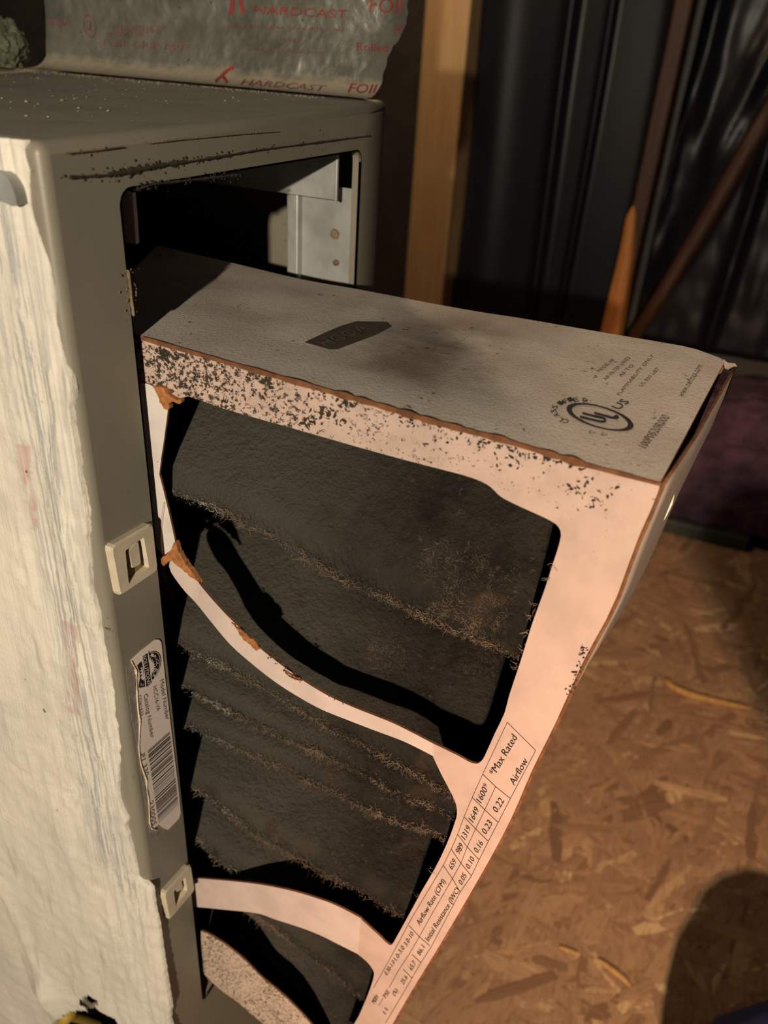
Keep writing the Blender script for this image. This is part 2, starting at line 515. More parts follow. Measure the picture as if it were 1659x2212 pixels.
# black polythene between and beyond the studs
RIDGES = [(pix(1228, 120, 0, XW + .03).y, .010, .016), (pix(1292, 180, 0, XW + .03).y, .006, .012), (pix(1425, 180, 0, XW + .03).y, .010, .012), (.30, .03, .006)]
def poly_sheet(name, label, y0, y1, fold, seedv, xoff, z0=-0.70):
    nr, nc = 40, 160
    V = []
    for r in range(nr):
        z = z0 + (0.9 - z0) * r / (nr - 1)
        for c in range(nc):
            y = y0 + (y1 - y0) * c / (nc - 1)
            x = xoff + fold * .5 * noise.noise(Vector((y * 6 + seedv, z * .5, seedv)))
            for yr, wr, ar in RIDGES: x -= ar * math.exp(-((y - yr - .01 * noise.noise(Vector((z * 1.5, yr * 30, 0)))) / wr) ** 2)
            V.append((x, y + .012 * noise.noise(Vector((y * 5, z * 2, 9 + seedv))), z))
    o = mesh_obj(name, V, grid_faces(nr, nc), M['poly'], None, True)
    md = o.modifiers.new('thickness', 'SOLIDIFY'); md.thickness = 0.0006
    return tag(o, label, 'plastic sheet')
poly_sheet('plastic_sheet', 'smooth black plastic sheet between the tan and the dark stud', 0.020, 0.344, 0.008, 1.7, XW + .045)
# wrinkled sheet with diagonal folds on the right
def yz(px, py):
    q = pix(px, py, 0, XW + .03)
    return (q.y, q.z)
DIAG = [(yz(1550, 10), yz(1505, 210), .016, .018), (yz(1650, 130), yz(1560, 300), .018, .022), (yz(1590, 330), yz(1470, 540), .022, .026), (yz(1660, 320), yz(1560, 640), .012, .020), (yz(1480, 230), yz(1430, 420), .010, .012)]
nr, nc = 90, 220
V = []
for r in range(nr):
    z = -0.42 + 1.3 * r / (nr - 1)
    for c in range(nc):
        y = -0.9 + (0.876) * c / (nc - 1)
        x = XW + .045 + .012 * noise.noise(Vector((y * 7, z * 2, 4.2))) + .003 * noise.noise(Vector((y * 40, z * 25, 5)))
        for (ya, za), (yb, zb), wr, ar in DIAG:
            t = (z - za) / (zb - za)
            yc = ya + (yb - ya) * t
            fade = math.exp(-(max(0, abs(t - .5) - .5) * 2.2) ** 2)
            x -= ar * fade * math.exp(-((y - yc) / wr) ** 2)
        V.append((x, y, z))
o = mesh_obj('plastic_sheet', V, grid_faces(nr, nc), M['poly'], None, True)
o.modifiers.new('thickness', 'SOLIDIFY').thickness = 0.0006
tag(o, 'wrinkled black plastic sheet with diagonal folds at the far right', 'plastic sheet')

# pink insulation batt and the sill board in front of it
bm = bmesh.new()
add_box(bm, XW - .06, XW + .09, -0.62, -0.025, H_FLOOR + .03, -0.46)
bmesh.ops.subdivide_edges(bm, edges=bm.edges[:], cuts=40, use_grid_fill=True)
for v in bm.verts:
    n = noise.noise_vector(v.co * 24) * .010 + noise.noise_vector(v.co * 70) * .005
    v.co += n
    if v.co.z > -0.52: v.co.z += 0.04 * noise.noise(Vector((v.co.y * 12, 0, 3)))
tag(bm_obj('insulation_batt', bm, M['pink'], None, True), 'pink fibreglass insulation stuffed between studs above the floor', 'insulation')
tag(box_obj('sill_board', XW - .075, XW + .09, -0.325, 0.6, H_FLOOR + .001, H_FLOOR + .030, M['sill'], None, .004, 2), 'dark green grey sill board along the far edge of the floor', 'board')

# splinters lying on the strand board
def splinter(pts, r, label, group=None):
    P = spline([pix(px, py, 2, H_FLOOR + .004) for px, py in pts], 3)
    n = len(P)
    V, Fc = tube(P, [r * (0.35 + .65 * math.sin(math.pi * (i + .6) / (n + .3))) for i in range(n)], 5)
    V = [Vector((v.x, v.y, H_FLOOR + .0018 + (v.z - H_FLOOR - .004 + r) * .55)) for v in V]
    return tag(mesh_obj('wood_splinter', V, Fc, M['splinter']), label, 'splinter', group)
splinter([(1440, 1470), (1452, 1485), (1490, 1502), (1540, 1515), (1618, 1532)], .0075, 'long pale wood splinter lying on the floor near the shadow edge')
splinter([(1208, 2044), (1225, 2051), (1248, 2058)], .0028, 'short pale splinter on the strand board left of the dark shadow')
splinter([(1292, 2072), (1320, 2092), (1345, 2112), (1362, 2130)], .0035, 'thin pale splinter beside the dark shadow low on the floor')

# ------------------------------------------------------------------ filter cabinet
cab = thing('filter_cabinet', 'grey painted sheet metal filter cabinet with an open tall slot', 'cabinet', (0.11, 0.17, H_FLOOR))
def round_rect(x0, x1, z0, z1, r, y, n=5):
    out = []
    for cx, cz, a0 in ((x1 - r, z1 - r, 0), (x0 + r, z1 - r, 90), (x0 + r, z0 + r, 180), (x1 - r, z0 + r, 270)):
        for i in range(n + 1):
            a = math.radians(a0 + 90 * i / n)
            out.append(Vector((cx + r * math.cos(a), y, cz + r * math.sin(a))))
    return out
R = 0.0032
def top_z(x):
    return 0.0042 * max(0.0, min(1.0, x / W_CAB))
bm = bmesh.new()
add_box(bm, 0, W_CAB, 0, D_CAB, H_FLOOR + .002, 0.0, R, 5)
for v in bm.verts:
    if v.co.z > -.1: v.co.z += top_z(v.co.x)
bm.normal_update()
big = sorted(bm.faces, key=lambda f: -f.calc_area())
front = next(f for f in big if f.normal.y < -.9)
side = next(f for f in big if f.normal.x < -.9)
topf = next(f for f in big if f.normal.z > .9)
fl_pts = [v.co.copy() for v in front.verts]; sd_pts = [v.co.copy() for v in side.verts]; tp_pts = [v.co.copy() for v in topf.verts]
bmesh.ops.delete(bm, geom=[front, side, topf], context='FACES_ONLY')
bmesh.ops.bisect_plane(bm, geom=bm.verts[:] + bm.edges[:] + bm.faces[:], plane_co=(S2 + .0045, 0, 0), plane_no=(1, 0, 0))
for v in bm.verts:
    if v.co.y < .05: v.co.y += .0085 * max(0.0, (v.co.x - S2 - .0045) / (W_CAB - S2 - .0045)) ** 1.7
bm_obj('casing', bm, M['paint'], cab, True)
slot = round_rect(S1, S2, ZB, ZS, 0.0045, 0.0)
XS = S2 + .0045
def bow(x):
    return .0085 * max(0.0, (x - XS) / (W_CAB - XS)) ** 1.7
x_l = min(p.x for p in fl_pts); x_r = max(p.x for p in fl_pts)
def ztop_front(x): return -R + top_z(x) * 1.0
fp_loop = [Vector((x_l, 0, ztop_front(x_l))), Vector((XS, 0, ztop_front(XS))), Vector((XS, 0, H_FLOOR + .008)), Vector((x_l, 0, H_FLOOR + .008))]
sheet('front_panel', fp_loop, Vector((0, 0.0011, 0)), [M['paint']], cab, [slot])
V = []
for i in range(13):
    x = XS + (x_r - XS) * i / 12
    V += [Vector((x, bow(x), ztop_front(x))), Vector((x, bow(x), H_FLOOR + .008))]
mesh_obj('front_strip', V, [(2 * i, 2 * i + 1, 2 * i + 3, 2 * i + 2) for i in range(12)], M['paint'], cab, True)
hole_px = [(142, 2189), (166, 2179), (202, 2178), (214, 2171), (227, 2177), (242, 2189), (255, 2202), (264, 2212), (276, 2330), (60, 2330), (112, 2220)]
hole2_px = [(184, 2158), (190, 2148), (203, 2144), (213, 2152), (211, 2163), (200, 2167), (196, 2172), (187, 2166)]
hole_w = [pix(px, py, 0, 0.0) for px, py in hole_px]
hole2_w = [pix(px, py, 0, 0.0) for px, py in hole2_px]
sheet('side_panel', sd_pts, Vector((0.0011, 0, 0)), [M['paint']], cab, [hole_w, hole2_w])
# top panel as a fine sheet
tx0 = min(p.x for p in tp_pts); tx1 = max(p.x for p in tp_pts); ty0 = min(p.y for p in tp_pts); ty1 = max(p.y for p in tp_pts)
tp_pts = [Vector((x, y, top_z(x))) for x, y in ((tx0, ty0), (XS, ty0), (tx1, ty0 + bow(tx1)), (tx1, ty1), (tx0, ty1))]
sheet('top_panel', tp_pts, Vector((0, 0, -0.0011)), [M['top']], cab)
# slot lip: the folded edge of the opening
V = slot + [Vector((p.x, 0.004, p.z)) for p in slot]
n = len(slot)
lip = mesh_obj('slot_lip', V, [(i, (i + 1) % n, (i + 1) % n + n, i + n) for i in range(n)], M['paint'], cab)
lip.modifiers.new('thickness', 'SOLIDIFY').thickness = 0.0007
# white flange just inside the left lip
V = [pix(x, y, 1, 0.0042) for x, y in ((286, 417), (293, 415), (301, 524), (294, 528))]
sheet('slot_flange', V, Vector((0, 0.004, 0)), [M['label']], cab)
# inner wall on the right with screw dimples, folded return, hanging bracket
box_obj('inner_wall', S2 + .0008, S2 + .002, 0.003, 0.0315, -0.42, -0.030, M['galv'], cab)
box_obj('inner_wall_return', S2 - .0035, S2 + .0008, 0.0295, 0.0355, -0.42, -0.0285, M['galv'], cab, .0008)
for zz, rr in ((-0.0545, .0024), (-0.0685, .0016)):
    p = pix(722, 506, 0, S2) if rr > .002 else pix(725, 568, 0, S2)
    V, Fc = tube([Vector((S2 + .0006, p.y, p.z)), Vector((S2 - .0002, p.y, p.z)), Vector((S2 - .0009, p.y, p.z))], [rr, rr * .9, rr * .3], 10)
    mesh_obj('screw_head', V, Fc, M['grime'], cab)
br = bmesh.new()
add_box(br, S2 - .012, S2 - .0112, 0.0057, 0.12, -0.0335, -0.0100, 0)
add_box(br, S2 - .012, S2 - .002, 0.0057, 0.12, -0.0125, -0.0118, 0)
bm_obj('hanging_bracket', br, M['galv'], cab)
box_obj('bracket_hem', S2 - .0126, S2 - .0108, 0.0052, 0.0064, -0.0338, -0.0120, M['galv'], cab, .0003)
# seams across the head of the front, packed with soot
def crust(name, px_pts, plane_y, wid, n_extra, seedv, m):
    rr = random.Random(seedv)
    P = spline(px_pts, 10)
    V, Fc = [], []
    pts = [pix(p[0], p[1], 1, plane_y) for p in P]
    for i, p in enumerate(pts):
        wv = wid * (0.35 + 1.1 * abs(noise.noise(Vector((i * .37, seedv, 0)))) + .2 * rr.random())
        V += [p + Vector((0, -.0004, wv)), p + Vector((0, -.0009, 0)), p + Vector((0, -.0004, -wv)), p + Vector((0, .0004, 0))]
    for i in range(len(pts) - 1):
        for k in range(4):
            Fc.append((i * 4 + k, i * 4 + (k + 1) % 4, i * 4 + 4 + (k + 1) % 4, i * 4 + 4 + k))
    for j in range(n_extra):
        p = pts[rr.randrange(len(pts))] + Vector((rr.gauss(0, .002), 0, rr.gauss(0, min(wid, .0007) * 1.3)))
        s = rr.uniform(.00015, .0005)
        b = len(V)
        V += [p + Vector((s, -.0002, 0)), p + Vector((0, -.0002, s)), p + Vector((-s, -.0002, 0)), p + Vector((0, -.0002, -s)), p + Vector((0, -s, 0))]
        Fc += [(b, b + 1, b + 4), (b + 1, b + 2, b + 4), (b + 2, b + 3, b + 4), (b + 3, b, b + 4)]
    return mesh_obj(name, V, Fc, m, cab)
crust('seam_soot', [(147, 383), (235, 378), (285, 370), (345, 358), (400, 350), (470, 339), (560, 324), (660, 311), (798, 293)], 0.0, .0006, 110, 5, M['dirt'])
crust('seam_soot', [(232, 377), (270, 372), (330, 360), (400, 349)], 0.0, .0011, 90, 6, M['dirt'])
crust('seam_soot', [(142, 331), (200, 325), (262, 317)], -.0002, .0003, 10, 8, M['grime'])
crust('seam_soot', [(320, 310), (380, 303), (455, 296), (520, 290), (600, 284)], .0002, .00016, 120, 9, M['grime'])
crust('lip_soot', [(292, 410), (330, 398), (400, 390), (470, 382), (510, 378)], -.0002, .0006, 110, 10, M['dirt'])
crust('lip_soot', [(274, 585), (278, 615), (281, 645), (286, 680)], -.0002, .0008, 60, 11, M['grime'])

# cream plastic keeper plates with recessed tongues
def fpix(px, py, y=0.0): return pix(px, py, 1, y)
def keeper(outer, inner, tongue):
    d = 0.0026
    O = [fpix(*p) for p in outer]; I = [fpix(*p) for p in inner]
    def rc(poly, r):
        out = []
        n = len(poly)
        for i in range(n):
            a, b, c = poly[i - 1], poly[i], poly[(i + 1) % n]
            u = (a - b).normalized(); v = (c - b).normalized()
            for t in (0, .5, 1):
                out.append(b + u * r * (1 - t) ** 2 + v * r * t ** 2)
        return out
    Or = rc(O, .0018); Ir = rc(I, .0006)
    n = len(Or)
    cen = sum(Or, Vector()) / n
    off = Vector((0, -d, 0))
    V = Or + [p + off * .75 for p in Or] + [p.lerp(cen, .06) + off for p in Or] + [p + off for p in Ir] + [p + Vector((0, .0015, 0)) for p in Ir]
    Fc = []
    for k in range(4):
        for i in range(n):
            j = (i + 1) % n
            Fc.append((k * n + i, k * n + j, k * n + n + j, k * n + n + i))
    pl = mesh_obj('keeper_plate', V, Fc, M['plastic'], cab, True)
    bm = bmesh.new(); bm.from_mesh(pl.data); bmesh.ops.recalc_face_normals(bm, faces=bm.faces); bm.to_mesh(pl.data); bm.free()
    pl.data.polygons.foreach_set('use_smooth', [False] * len(pl.data.polygons))
    sheet('keeper_recess', [p + Vector((0, -.0004, 0)) for p in Ir], Vector((0, .0002, 0)), [M['grime']], pl)
    T = rc([fpix(*p) + Vector((0, -.0005, 0)) for p in tongue], .0009)
    cen = sum(T, Vector()) / len(T)
    m = len(T)
    V = T + [p.lerp(cen, .15) + Vector((0, -.0012, 0)) for p in T]
    Fc = [(i, (i + 1) % m, (i + 1) % m + m, i + m) for i in range(m)] + [tuple(range(m, 2 * m))]
    mesh_obj('keeper_tongue', V, Fc, M['plastic'], pl)
    # black slot beside the tongue
    q = [inner[1], inner[2]]
    s = [inner[1], inner[2], (inner[2][0] - 7, inner[2][1] - 2), (inner[1][0] - 7, inner[1][1] + 4)]
    sheet('keeper_gap', [fpix(*p) + Vector((0, -.0006, 0)) for p in s], Vector((0, .0001, 0)), [M['black']], pl)
    return pl
keeper([(225, 1177), (318, 1125), (330, 1228), (246, 1285)], [(257, 1185), (297, 1156), (309, 1221), (265, 1257)], [(267, 1183), (291, 1162), (298, 1218), (276, 1229)])
keeper([(344, 1926), (403, 1861), (412, 1918), (356, 1984)], [(365, 1922), (390, 1889), (395, 1918), (370, 1954)], [(373, 1912), (386, 1895), (390, 1918), (374, 1926)])

# ------------------------------------------------------------------ print helpers
def text_geom(s):
    cu = bpy.data.curves.new('t', 'FONT')
    cu.body = s; cu.size = 1.0; cu.resolution_u = 2; cu.offset = 0.0
    ob = bpy.data.objects.new('t', cu)
    COL.objects.link(ob)
    dg = bpy.context.evaluated_depsgraph_get()
    me = ob.evaluated_get(dg).to_mesh()
    V = [v.co.copy() for v in me.vertices]
    Fc = [tuple(p.vertices) for p in me.polygons]
    ob.evaluated_get(dg).to_mesh_clear()
    bpy.data.objects.remove(ob); bpy.data.curves.remove(cu)
    if not V: return [], []
    x0 = min(v.x for v in V); x1 = max(v.x for v in V)
    return [((v.x - x0) / max(x1 - x0, 1e-6), v.y / 0.69) for v in V], Fc

class Print:
    """collects flat ink shapes that lie on a surface; fn maps a photograph point to the surface"""
    def __init__(self, fn): self.fn = fn; self.V = []; self.F = []
    def _add(self, pts, faces):
        w3 = [self.fn(*p) for p in pts]
        b = len(self.V)
        ok = [p is not None for p in w3]
        self.V += [p if p is not None else Vector((0, 0, 0)) for p in w3]
        self.F += [tuple(b + i for i in f) for f in faces if all(ok[i] for i in f)]
    def text(self, s, c, d, u):
        """centre c, full baseline vector d, cap height vector u, in photograph pixels"""
        uv, Fc = text_geom(s)
        pts = [(c[0] + d[0] * (a - .5) + u[0] * (b - .5), c[1] + d[1] * (a - .5) + u[1] * (b - .5)) for a, b in uv]
        self._add(pts, Fc)
    def line(self, pts, wd):
        n = len(pts); L = []
        for i, p in enumerate(pts):
            a = Vector(pts[max(i - 1, 0)]); b = Vector(pts[min(i + 1, n - 1)])
            t = (b - a).normalized(); q = Vector((-t.y, t.x)) * (wd[i] if isinstance(wd, (list, tuple)) else wd) / 2
            L += [tuple(Vector(p) + q), tuple(Vector(p) - q)]
        self._add(L, [(2 * i, 2 * i + 1, 2 * i + 3, 2 * i + 2) for i in range(n - 1)])
    def poly(self, pts):
        tr = tessellate_polygon([[Vector((p[0], p[1], 0)) for p in pts]])
        self._add(pts, [tuple(t) for t in tr])
    def ring(self, c, a, b, w, n=40, f0=0, f1=1):
        P = []
        for i in range(n + 1):
            an = 2 * math.pi * (f0 + (f1 - f0) * i / n)
            for k in (1, 1 - w):
                P.append((c[0] + k * (a[0] * math.cos(an) + b[0] * math.sin(an)), c[1] + k * (a[1] * math.cos(an) + b[1] * math.sin(an))))
        self._add(P, [(2 * i, 2 * i + 1, 2 * i + 3, 2 * i + 2) for i in range(n)])
    def build(self, name, m, parent, label=None):
        o = mesh_obj(name, self.V, self.F, m, parent)
        if label: o['label'] = label
        return o

# ------------------------------------------------------------------ barcode label on the cabinet front
Z = lambda x, y: (250 + x / 4.424, 1350 + y / 4.424)
lab_px = [Z(*p) for p in [(148, 335), (250, 240), (380, 140), (415, 140), (436, 165), (470, 480), (540, 1080), (600, 1560), (622, 1800), (605, 1850), (500, 1960), (465, 1945), (410, 1905), (350, 1960), (325, 1900), (318, 1700), (300, 1560), (285, 1480), (240, 1330), (222, 1180), (228, 960), (212, 800), (200, 640), (215, 540), (185, 440), (195, 390), (160, 375)]]
lab = sheet('model_label', [fpix(*p, -.0004) for p in lab_px], Vector((0, .0003, 0)), [M['label'], M['torn_paper']], cab)
glue = [Z(*p) for p in [(100, 390), (150, 360), (190, 450), (185, 560), (210, 640), (215, 900), (230, 1000), (225, 1200), (250, 1340), (290, 1480), (310, 1600), (325, 1900), (350, 1965), (420, 1900), (500, 1950), (440, 2010), (370, 2070), (330, 2020), (290, 1750), (240, 1420), (190, 1060), (150, 880), (110, 560)]]
sheet('glue_residue', [fpix(*p, -.00012) for p in glue], Vector((0, .0001, 0)), [M['glue']], cab)
P_ = spline([Z(*p) for p in [(150, 345), (175, 400), (200, 440), (195, 520), (205, 620), (210, 720), (222, 850), (235, 920), (230, 1000), (224, 1100), (225, 1220), (245, 1340), (285, 1450), (300, 1500), (300, 1580), (318, 1680), (322, 1800), (335, 1930), (390, 1965)]], 4)
V, Fc = tube([fpix(p[0], p[1], -.0006) for p in P_], [.00014 + .0002 * abs(noise.noise(Vector((i * .5, 2, 0)))) for i in range(len(P_))], 5)
mesh_obj('label_torn_edge', V, Fc, M['torn_paper'], lab)
LF = lambda x, y: fpix(x, y, -.00055)
LF2 = lambda x, y: fpix(x, y, -.0007)
Y14 = lambda x, y: (280 + x / 14.744, 1370 + y / 14.744)
pk = Print(LF)
# sun-shaped half disc emblem with banner
pk.poly([Y14(*p) for p in [(600, 600), (680, 560), (780, 545), (880, 570), (950, 640), (990, 740), (1000, 860), (980, 1000), (930, 1160), (850, 1310), (740, 1450), (715, 1440), (650, 1000)]])
pk.poly([Y14(*p) for p in [(410, 720), (560, 600), (600, 760), (690, 1420), (690, 1560), (545, 1680), (500, 1420)]])
pk.poly([Y14(*p) for p in [(240, 990), (300, 930), (370, 860), (440, 1120), (470, 1400), (490, 1680), (300, 1710), (290, 1600), (325, 1400), (320, 1220), (270, 1080)]])
emb = pk.build('printed_emblem', M['black'], lab, 'black round emblem cut by a banner reading SOLUTIONS')
pw = Print(LF2)
pw.line([Y14(*p) for p in [(585, 560), (600, 700), (650, 1050), (700, 1480)]], 2.0)
pw.line([Y14(*p) for p in [(390, 720), (430, 980), (490, 1400), (520, 1700)]], 2.2)
pw.line(spline([Y14(*p) for p in [(640, 590), (760, 565), (870, 590), (945, 680), (970, 820), (955, 1000), (900, 1180), (790, 1370)]], 3), 1.1)
pw.text('SOLUTIONS', Y14(545, 1140), (11.0, 61.0), (7.6, -3.2))
for s, cx, cy, an in (('C', 650, 720, -10), ('I', 725, 665, 10), ('R', 815, 725, 45), ('C', 875, 830, 75), ('L', 890, 960, 95), ('E', 845, 1150, 115), ('A', 775, 1310, 125)):
    a = math.radians(an)
    pw.text(s, Y14(cx, cy), (5.6 * math.cos(a), 7.4 * math.sin(a)), (5.2 * math.sin(a), -6.6 * math.cos(a)))
fan = [Y14(630, 830)]
for i in range(17):
    a = math.radians(-84 + 168 * i / 16)
    r = 165 if i % 2 == 0 else 100
    fan.append(Y14(650 + i * 2.5 + r * math.cos(a) * (1.0), 1030 + 1.55 * r * math.sin(a) * 1.1))
fan.append(Y14(690, 1330))
pw.poly(fan)
pw.poly([Y14(*p) for p in [(400, 1040), (350, 1080), (390, 1120), (320, 1180), (400, 1190), (330, 1290), (410, 1280), (340, 1400), (380, 1400), (390, 1470), (430, 1430), (460, 1500), (465, 1400)]])
pw.text('21', Y14(385, 1600), (7, 2), (1, -5))
pw.build('emblem_lettering', M['label'], lab)
pt = Print(LF)
pt.text('Model Number', Z(468, 715), (13.0, 86.0), (9.0, -4.0))
pt.text('HCC16-VA', Z(390, 705), (8.5, 54.0), (8.0, -4.0))
pt.text('Catalog Number', Z(318, 870), (15.5, 94.0), (8.5, -4.0))
pt.text('CD#1620', Z(240, 770), (5.5, 45.0), (5, -3))
pt.text('P1 330', Z(275, 1340), (9.5, 47.0), (9.5, -5.0))
pt.text('230005', Z(352, 1800), (7.0, 52.0), (9.5, -5.0))
pt.build('label_lettering', M['greyink'], lab)
pb = Print(LF)
rb = random.Random(3)
t = 0.0
while t < 1.0:
    wd = rb.choice((.006, .009, .014, .006, .018))
    e0 = (305 + 105 * t, 1205 + 690 * t); e1 = (514 + 84 * t, 1020 + 690 * t)
    q = (e0[0] + 105 * wd, e0[1] + 690 * wd); q1 = (e1[0] + 84 * wd, e1[1] + 690 * wd)
    pb._add([Z(*e0), Z(*e1), Z(*q1), Z(*q)], [(0, 1, 2, 3)])
    t += wd + rb.choice((.008, .010, .016, .022))
pb.build('barcode', M['black'], lab)

# ------------------------------------------------------------------ duct mastic smeared over the cabinet side
edge_px = [(20, 284), (50, 304), (47, 322), (54, 355), (60, 369), (61, 431), (67, 467), (81, 510), (98, 557), (107, 594), (116, 641), (117, 684), (125, 731), (137, 785), (152, 825), (157, 872), (153, 879), (159, 919), (168, 973), (174, 1028), (182, 1066), (190, 1113), (193, 1177), (198, 1227), (199, 1271), (215, 1325), (221, 1382), (234, 1446), (244, 1499), (247, 1550), (253, 1572), (258, 1620), (257, 1714), (265, 1745), (279, 1769), (274, 1784), (289, 1841), (300, 1896), (327, 1925), (331, 1962), (341, 2007), (347, 2052), (359, 2127), (368, 2182), (365, 2206), (375, 2245), (392, 2330), (420, 2500)]
ez = [pix(px, py, 0, -.001) for px, py in edge_px]
ez = sorted([(p.z, p.y) for p in ez], reverse=True)
def edge_y(z):
    if z >= ez[0][0]: return ez[0][1]
    for (a, ya), (b, yb) in zip(ez, ez[1:]):
        if a >= z >= b:
            return ya + (yb - ya) * ((a - z) / max(a - b, 1e-6))
    return ez[-1][1]
def to_px(p):
    q = RM.transposed() @ (Vector(p) - CAM_P)
    return (IMG_W / 2 + F_PX * q.x / -q.z, IMG_H / 2 - F_PX * q.y / -q.z)
def inside(pt, poly):
    c = False; n = len(poly); x, y = pt
    for i in range(n):
        x1, y1 = poly[i][0], poly[i][1]; x2, y2 = poly[i - 1][0], poly[i - 1][1]
        if (y1 > y) != (y2 > y) and x < (x2 - x1) * (y - y1) / (y2 - y1) + x1: c = not c
    return c
nr, nc = 640, 110
zt, zb = 0.0, -0.60
V, wear, cut = [], [], []
chip_yz = [(p.y, p.z) for p in [pix(px, py, 0, 0) for px, py in [(-30, 368), (2, 372), (18, 386), (30, 415), (36, 444), (16, 443), (-30, 432)]]]
h1_yz = [(p.y, p.z) for p in hole_w]; h2_yz = [(p.y, p.z) for p in hole2_w]
ridge = [(p.y, p.z) for p in [pix(px, py, 0, 0) for px, py in [(0, 1890), (35, 1960), (70, 2040), (100, 2100), (140, 2185), (160, 2260)]]]
def seg_d(y, z, pl):
    best = 9
    for (a, b), (c, d) in zip(pl, pl[1:]):
        vx, vy = c - a, d - b
        t = max(0, min(1, ((y - a) * vx + (z - b) * vy) / (vx * vx + vy * vy)))
        best = min(best, math.hypot(y - a - t * vx, z - b - t * vy))
    return best
blob = [(pix(108, 2135, 0, 0), .010, .0045), (pix(430, 1, 0, 0), .001, 0)]
pinkA = pix(70, 1050, 0, 0); pinkB = pix(168, 1440, 0, 0)
for r in range(nr):
    z = zt + (zb - zt) * r / (nr - 1)
    e = edge_y(z) + .0005 * noise.noise(Vector((z * 260, 1, 0))) + .0003 * noise.noise(Vector((z * 900, 5, 0)))
    for c in range(nc):
        u = (c / (nc - 1)) ** 1.5
        y = e + (0.31 - e) * u
        dd = y - e
        h = .0010 + .0011 * min(1, dd / .006)
        h += .0009 * noise.noise(Vector((y * 520, z * 20, 3))) * min(1, .3 + dd / .01) * (1.6 if dd < .03 else .9)
        h += .0016 * noise.noise(Vector((y * 60, z * 18, 7))) + .0006 * noise.noise(Vector((y * 260, z * 120, 1)))
        if z < -.30: h += .0022 * math.exp(-(seg_d(y, z, ridge) / .0035) ** 2)
        q = blob[0][0]
        h += .0055 * math.exp(-(((y - q.y) / .010) ** 2 + ((z - q.z) / .020) ** 2) * 1.2)
        h = max(h, .0003)
        if c == 0: h = -.0014
        elif c == 1: h *= .8
        V.append((-h, y, z))
        g = 1.25 * max(0.0, 1 - abs(dd - .012) / .014) * min(1, max(0, (z + .36) / .08)) * (1 if z > -.30 else .6)
        pkv = 0.0
        for q, sy, sz in ((pinkA, .0022, .016), (pinkB, .0035, .022)):
            pkv = max(pkv, 1 - max(abs(y - q.y + .12 * (z - q.z)) / sy, abs(z - q.z) / sz))
        wear.append((g, 1.0 if pkv > 0 else 0.0, 0, 1))
        cut.append(inside((y, z), h1_yz) or inside((y, z), h2_yz))
Fc = [f for f in grid_faces(nr, nc) if not any(cut[i] for i in f)]
ma = mesh_obj('mastic_coat', V, Fc, M['mastic'], cab, True)
ca = ma.data.color_attributes.new('wear', 'FLOAT_COLOR', 'POINT')
ca.data.foreach_set('color', [x for wv in wear for x in wv])
ma['label'] = 'thick cream sealant brushed over the cabinet side'

chip = [pix(px, py, 0, -.0042) for px, py in [(-30, 366), (2, 372), (12, 380), (20, 390), (28, 408), (33, 424), (37, 443), (27, 446), (16, 441), (6, 436), (-30, 432)]]
sheet('bare_patch', chip, Vector((.0036, 0, 0)), [M['galv']], cab)
# something yellow showing through the torn hole
V, Fc = tube(spline([pix(90, 2300, 0, .012), pix(118, 2232, 0, .012), pix(140, 2200, 0, .012), pix(160, 2190, 0, .02), pix(230, 2215, 0, .06)], 4), .0042, 10)
tag(mesh_obj('electric_cable', V, Fc, M['yellow'], None, True), 'yellow sheathed cable inside the ragged hole in the cream sealant', 'cable')

# ------------------------------------------------------------------ the pulled-out air filter
flt = thing('air_filter', 'dirty pleated air filter in torn white cardboard frame pulled from the slot', 'air filter', (0.09, 0.0, -0.43))
gp = lambda px, py, x=XG: pix(px, py, 0, x)
TH = Vector((0.0009, 0, 0))
top_edge = [(180, 692), (308, 733), (553, 800), (806, 871), (933, 909), (1083, 948), (1266, 1004), (1427, 1044)]
right_edge = [(1417, 1079), (1385, 1148), (1357, 1221), (1321, 1316), (1261, 1427), (1200, 1562), (1150, 1663), (1103, 1771), (1043, 1883), (954, 2035), (891, 2138), (848, 2212), (800, 2300)]
inn = [(740, 2260), (765, 2212), (775, 2195), (788, 2165), (801, 2132), (808, 2106), (805, 2094), (792, 2077), (771, 2060)]
inn2 = [(778, 1984), (796, 2000), (821, 2023), (839, 2040), (847, 2040), (854, 2029), (869, 2002), (891, 1962), (912, 1923), (939, 1877), (957, 1841), (973, 1804), (983, 1775), (987, 1759), (985, 1737), (973, 1710), (954, 1674), (935, 1634)]
inn3 = [(935, 1606), (985, 1630), (1012, 1645), (1024, 1649), (1033, 1649), (1043, 1640), (1052, 1622), (1070, 1582), (1090, 1540), (1100, 1502), (1125, 1427), (1150, 1346), (1175, 1278), (1195, 1216), (1204, 1189), (1212, 1157), (1207, 1139), (1193, 1127), (1165, 1113), (1129, 1097), (1092, 1079), (1076, 1068), (1060, 1052), (1037, 1039), (996, 1025), (891, 998), (806, 975), (722, 951), (621, 922), (553, 903), (481, 882), (426, 863), (405, 856), (391, 862), (375, 861), (340, 842), (322, 832), (180, 792)]
frame_px = top_edge + [tuple(p) for p in spline(right_edge, 3)] + [tuple(p) for p in spline(inn, 2)] + [tuple(p) for p in spline(inn2, 2)] + [tuple(p) for p in spline(inn3, 2)]
front = sheet('front_frame', [gp(*p) for p in frame_px], TH, [M['card'], M['kraft']], flt)

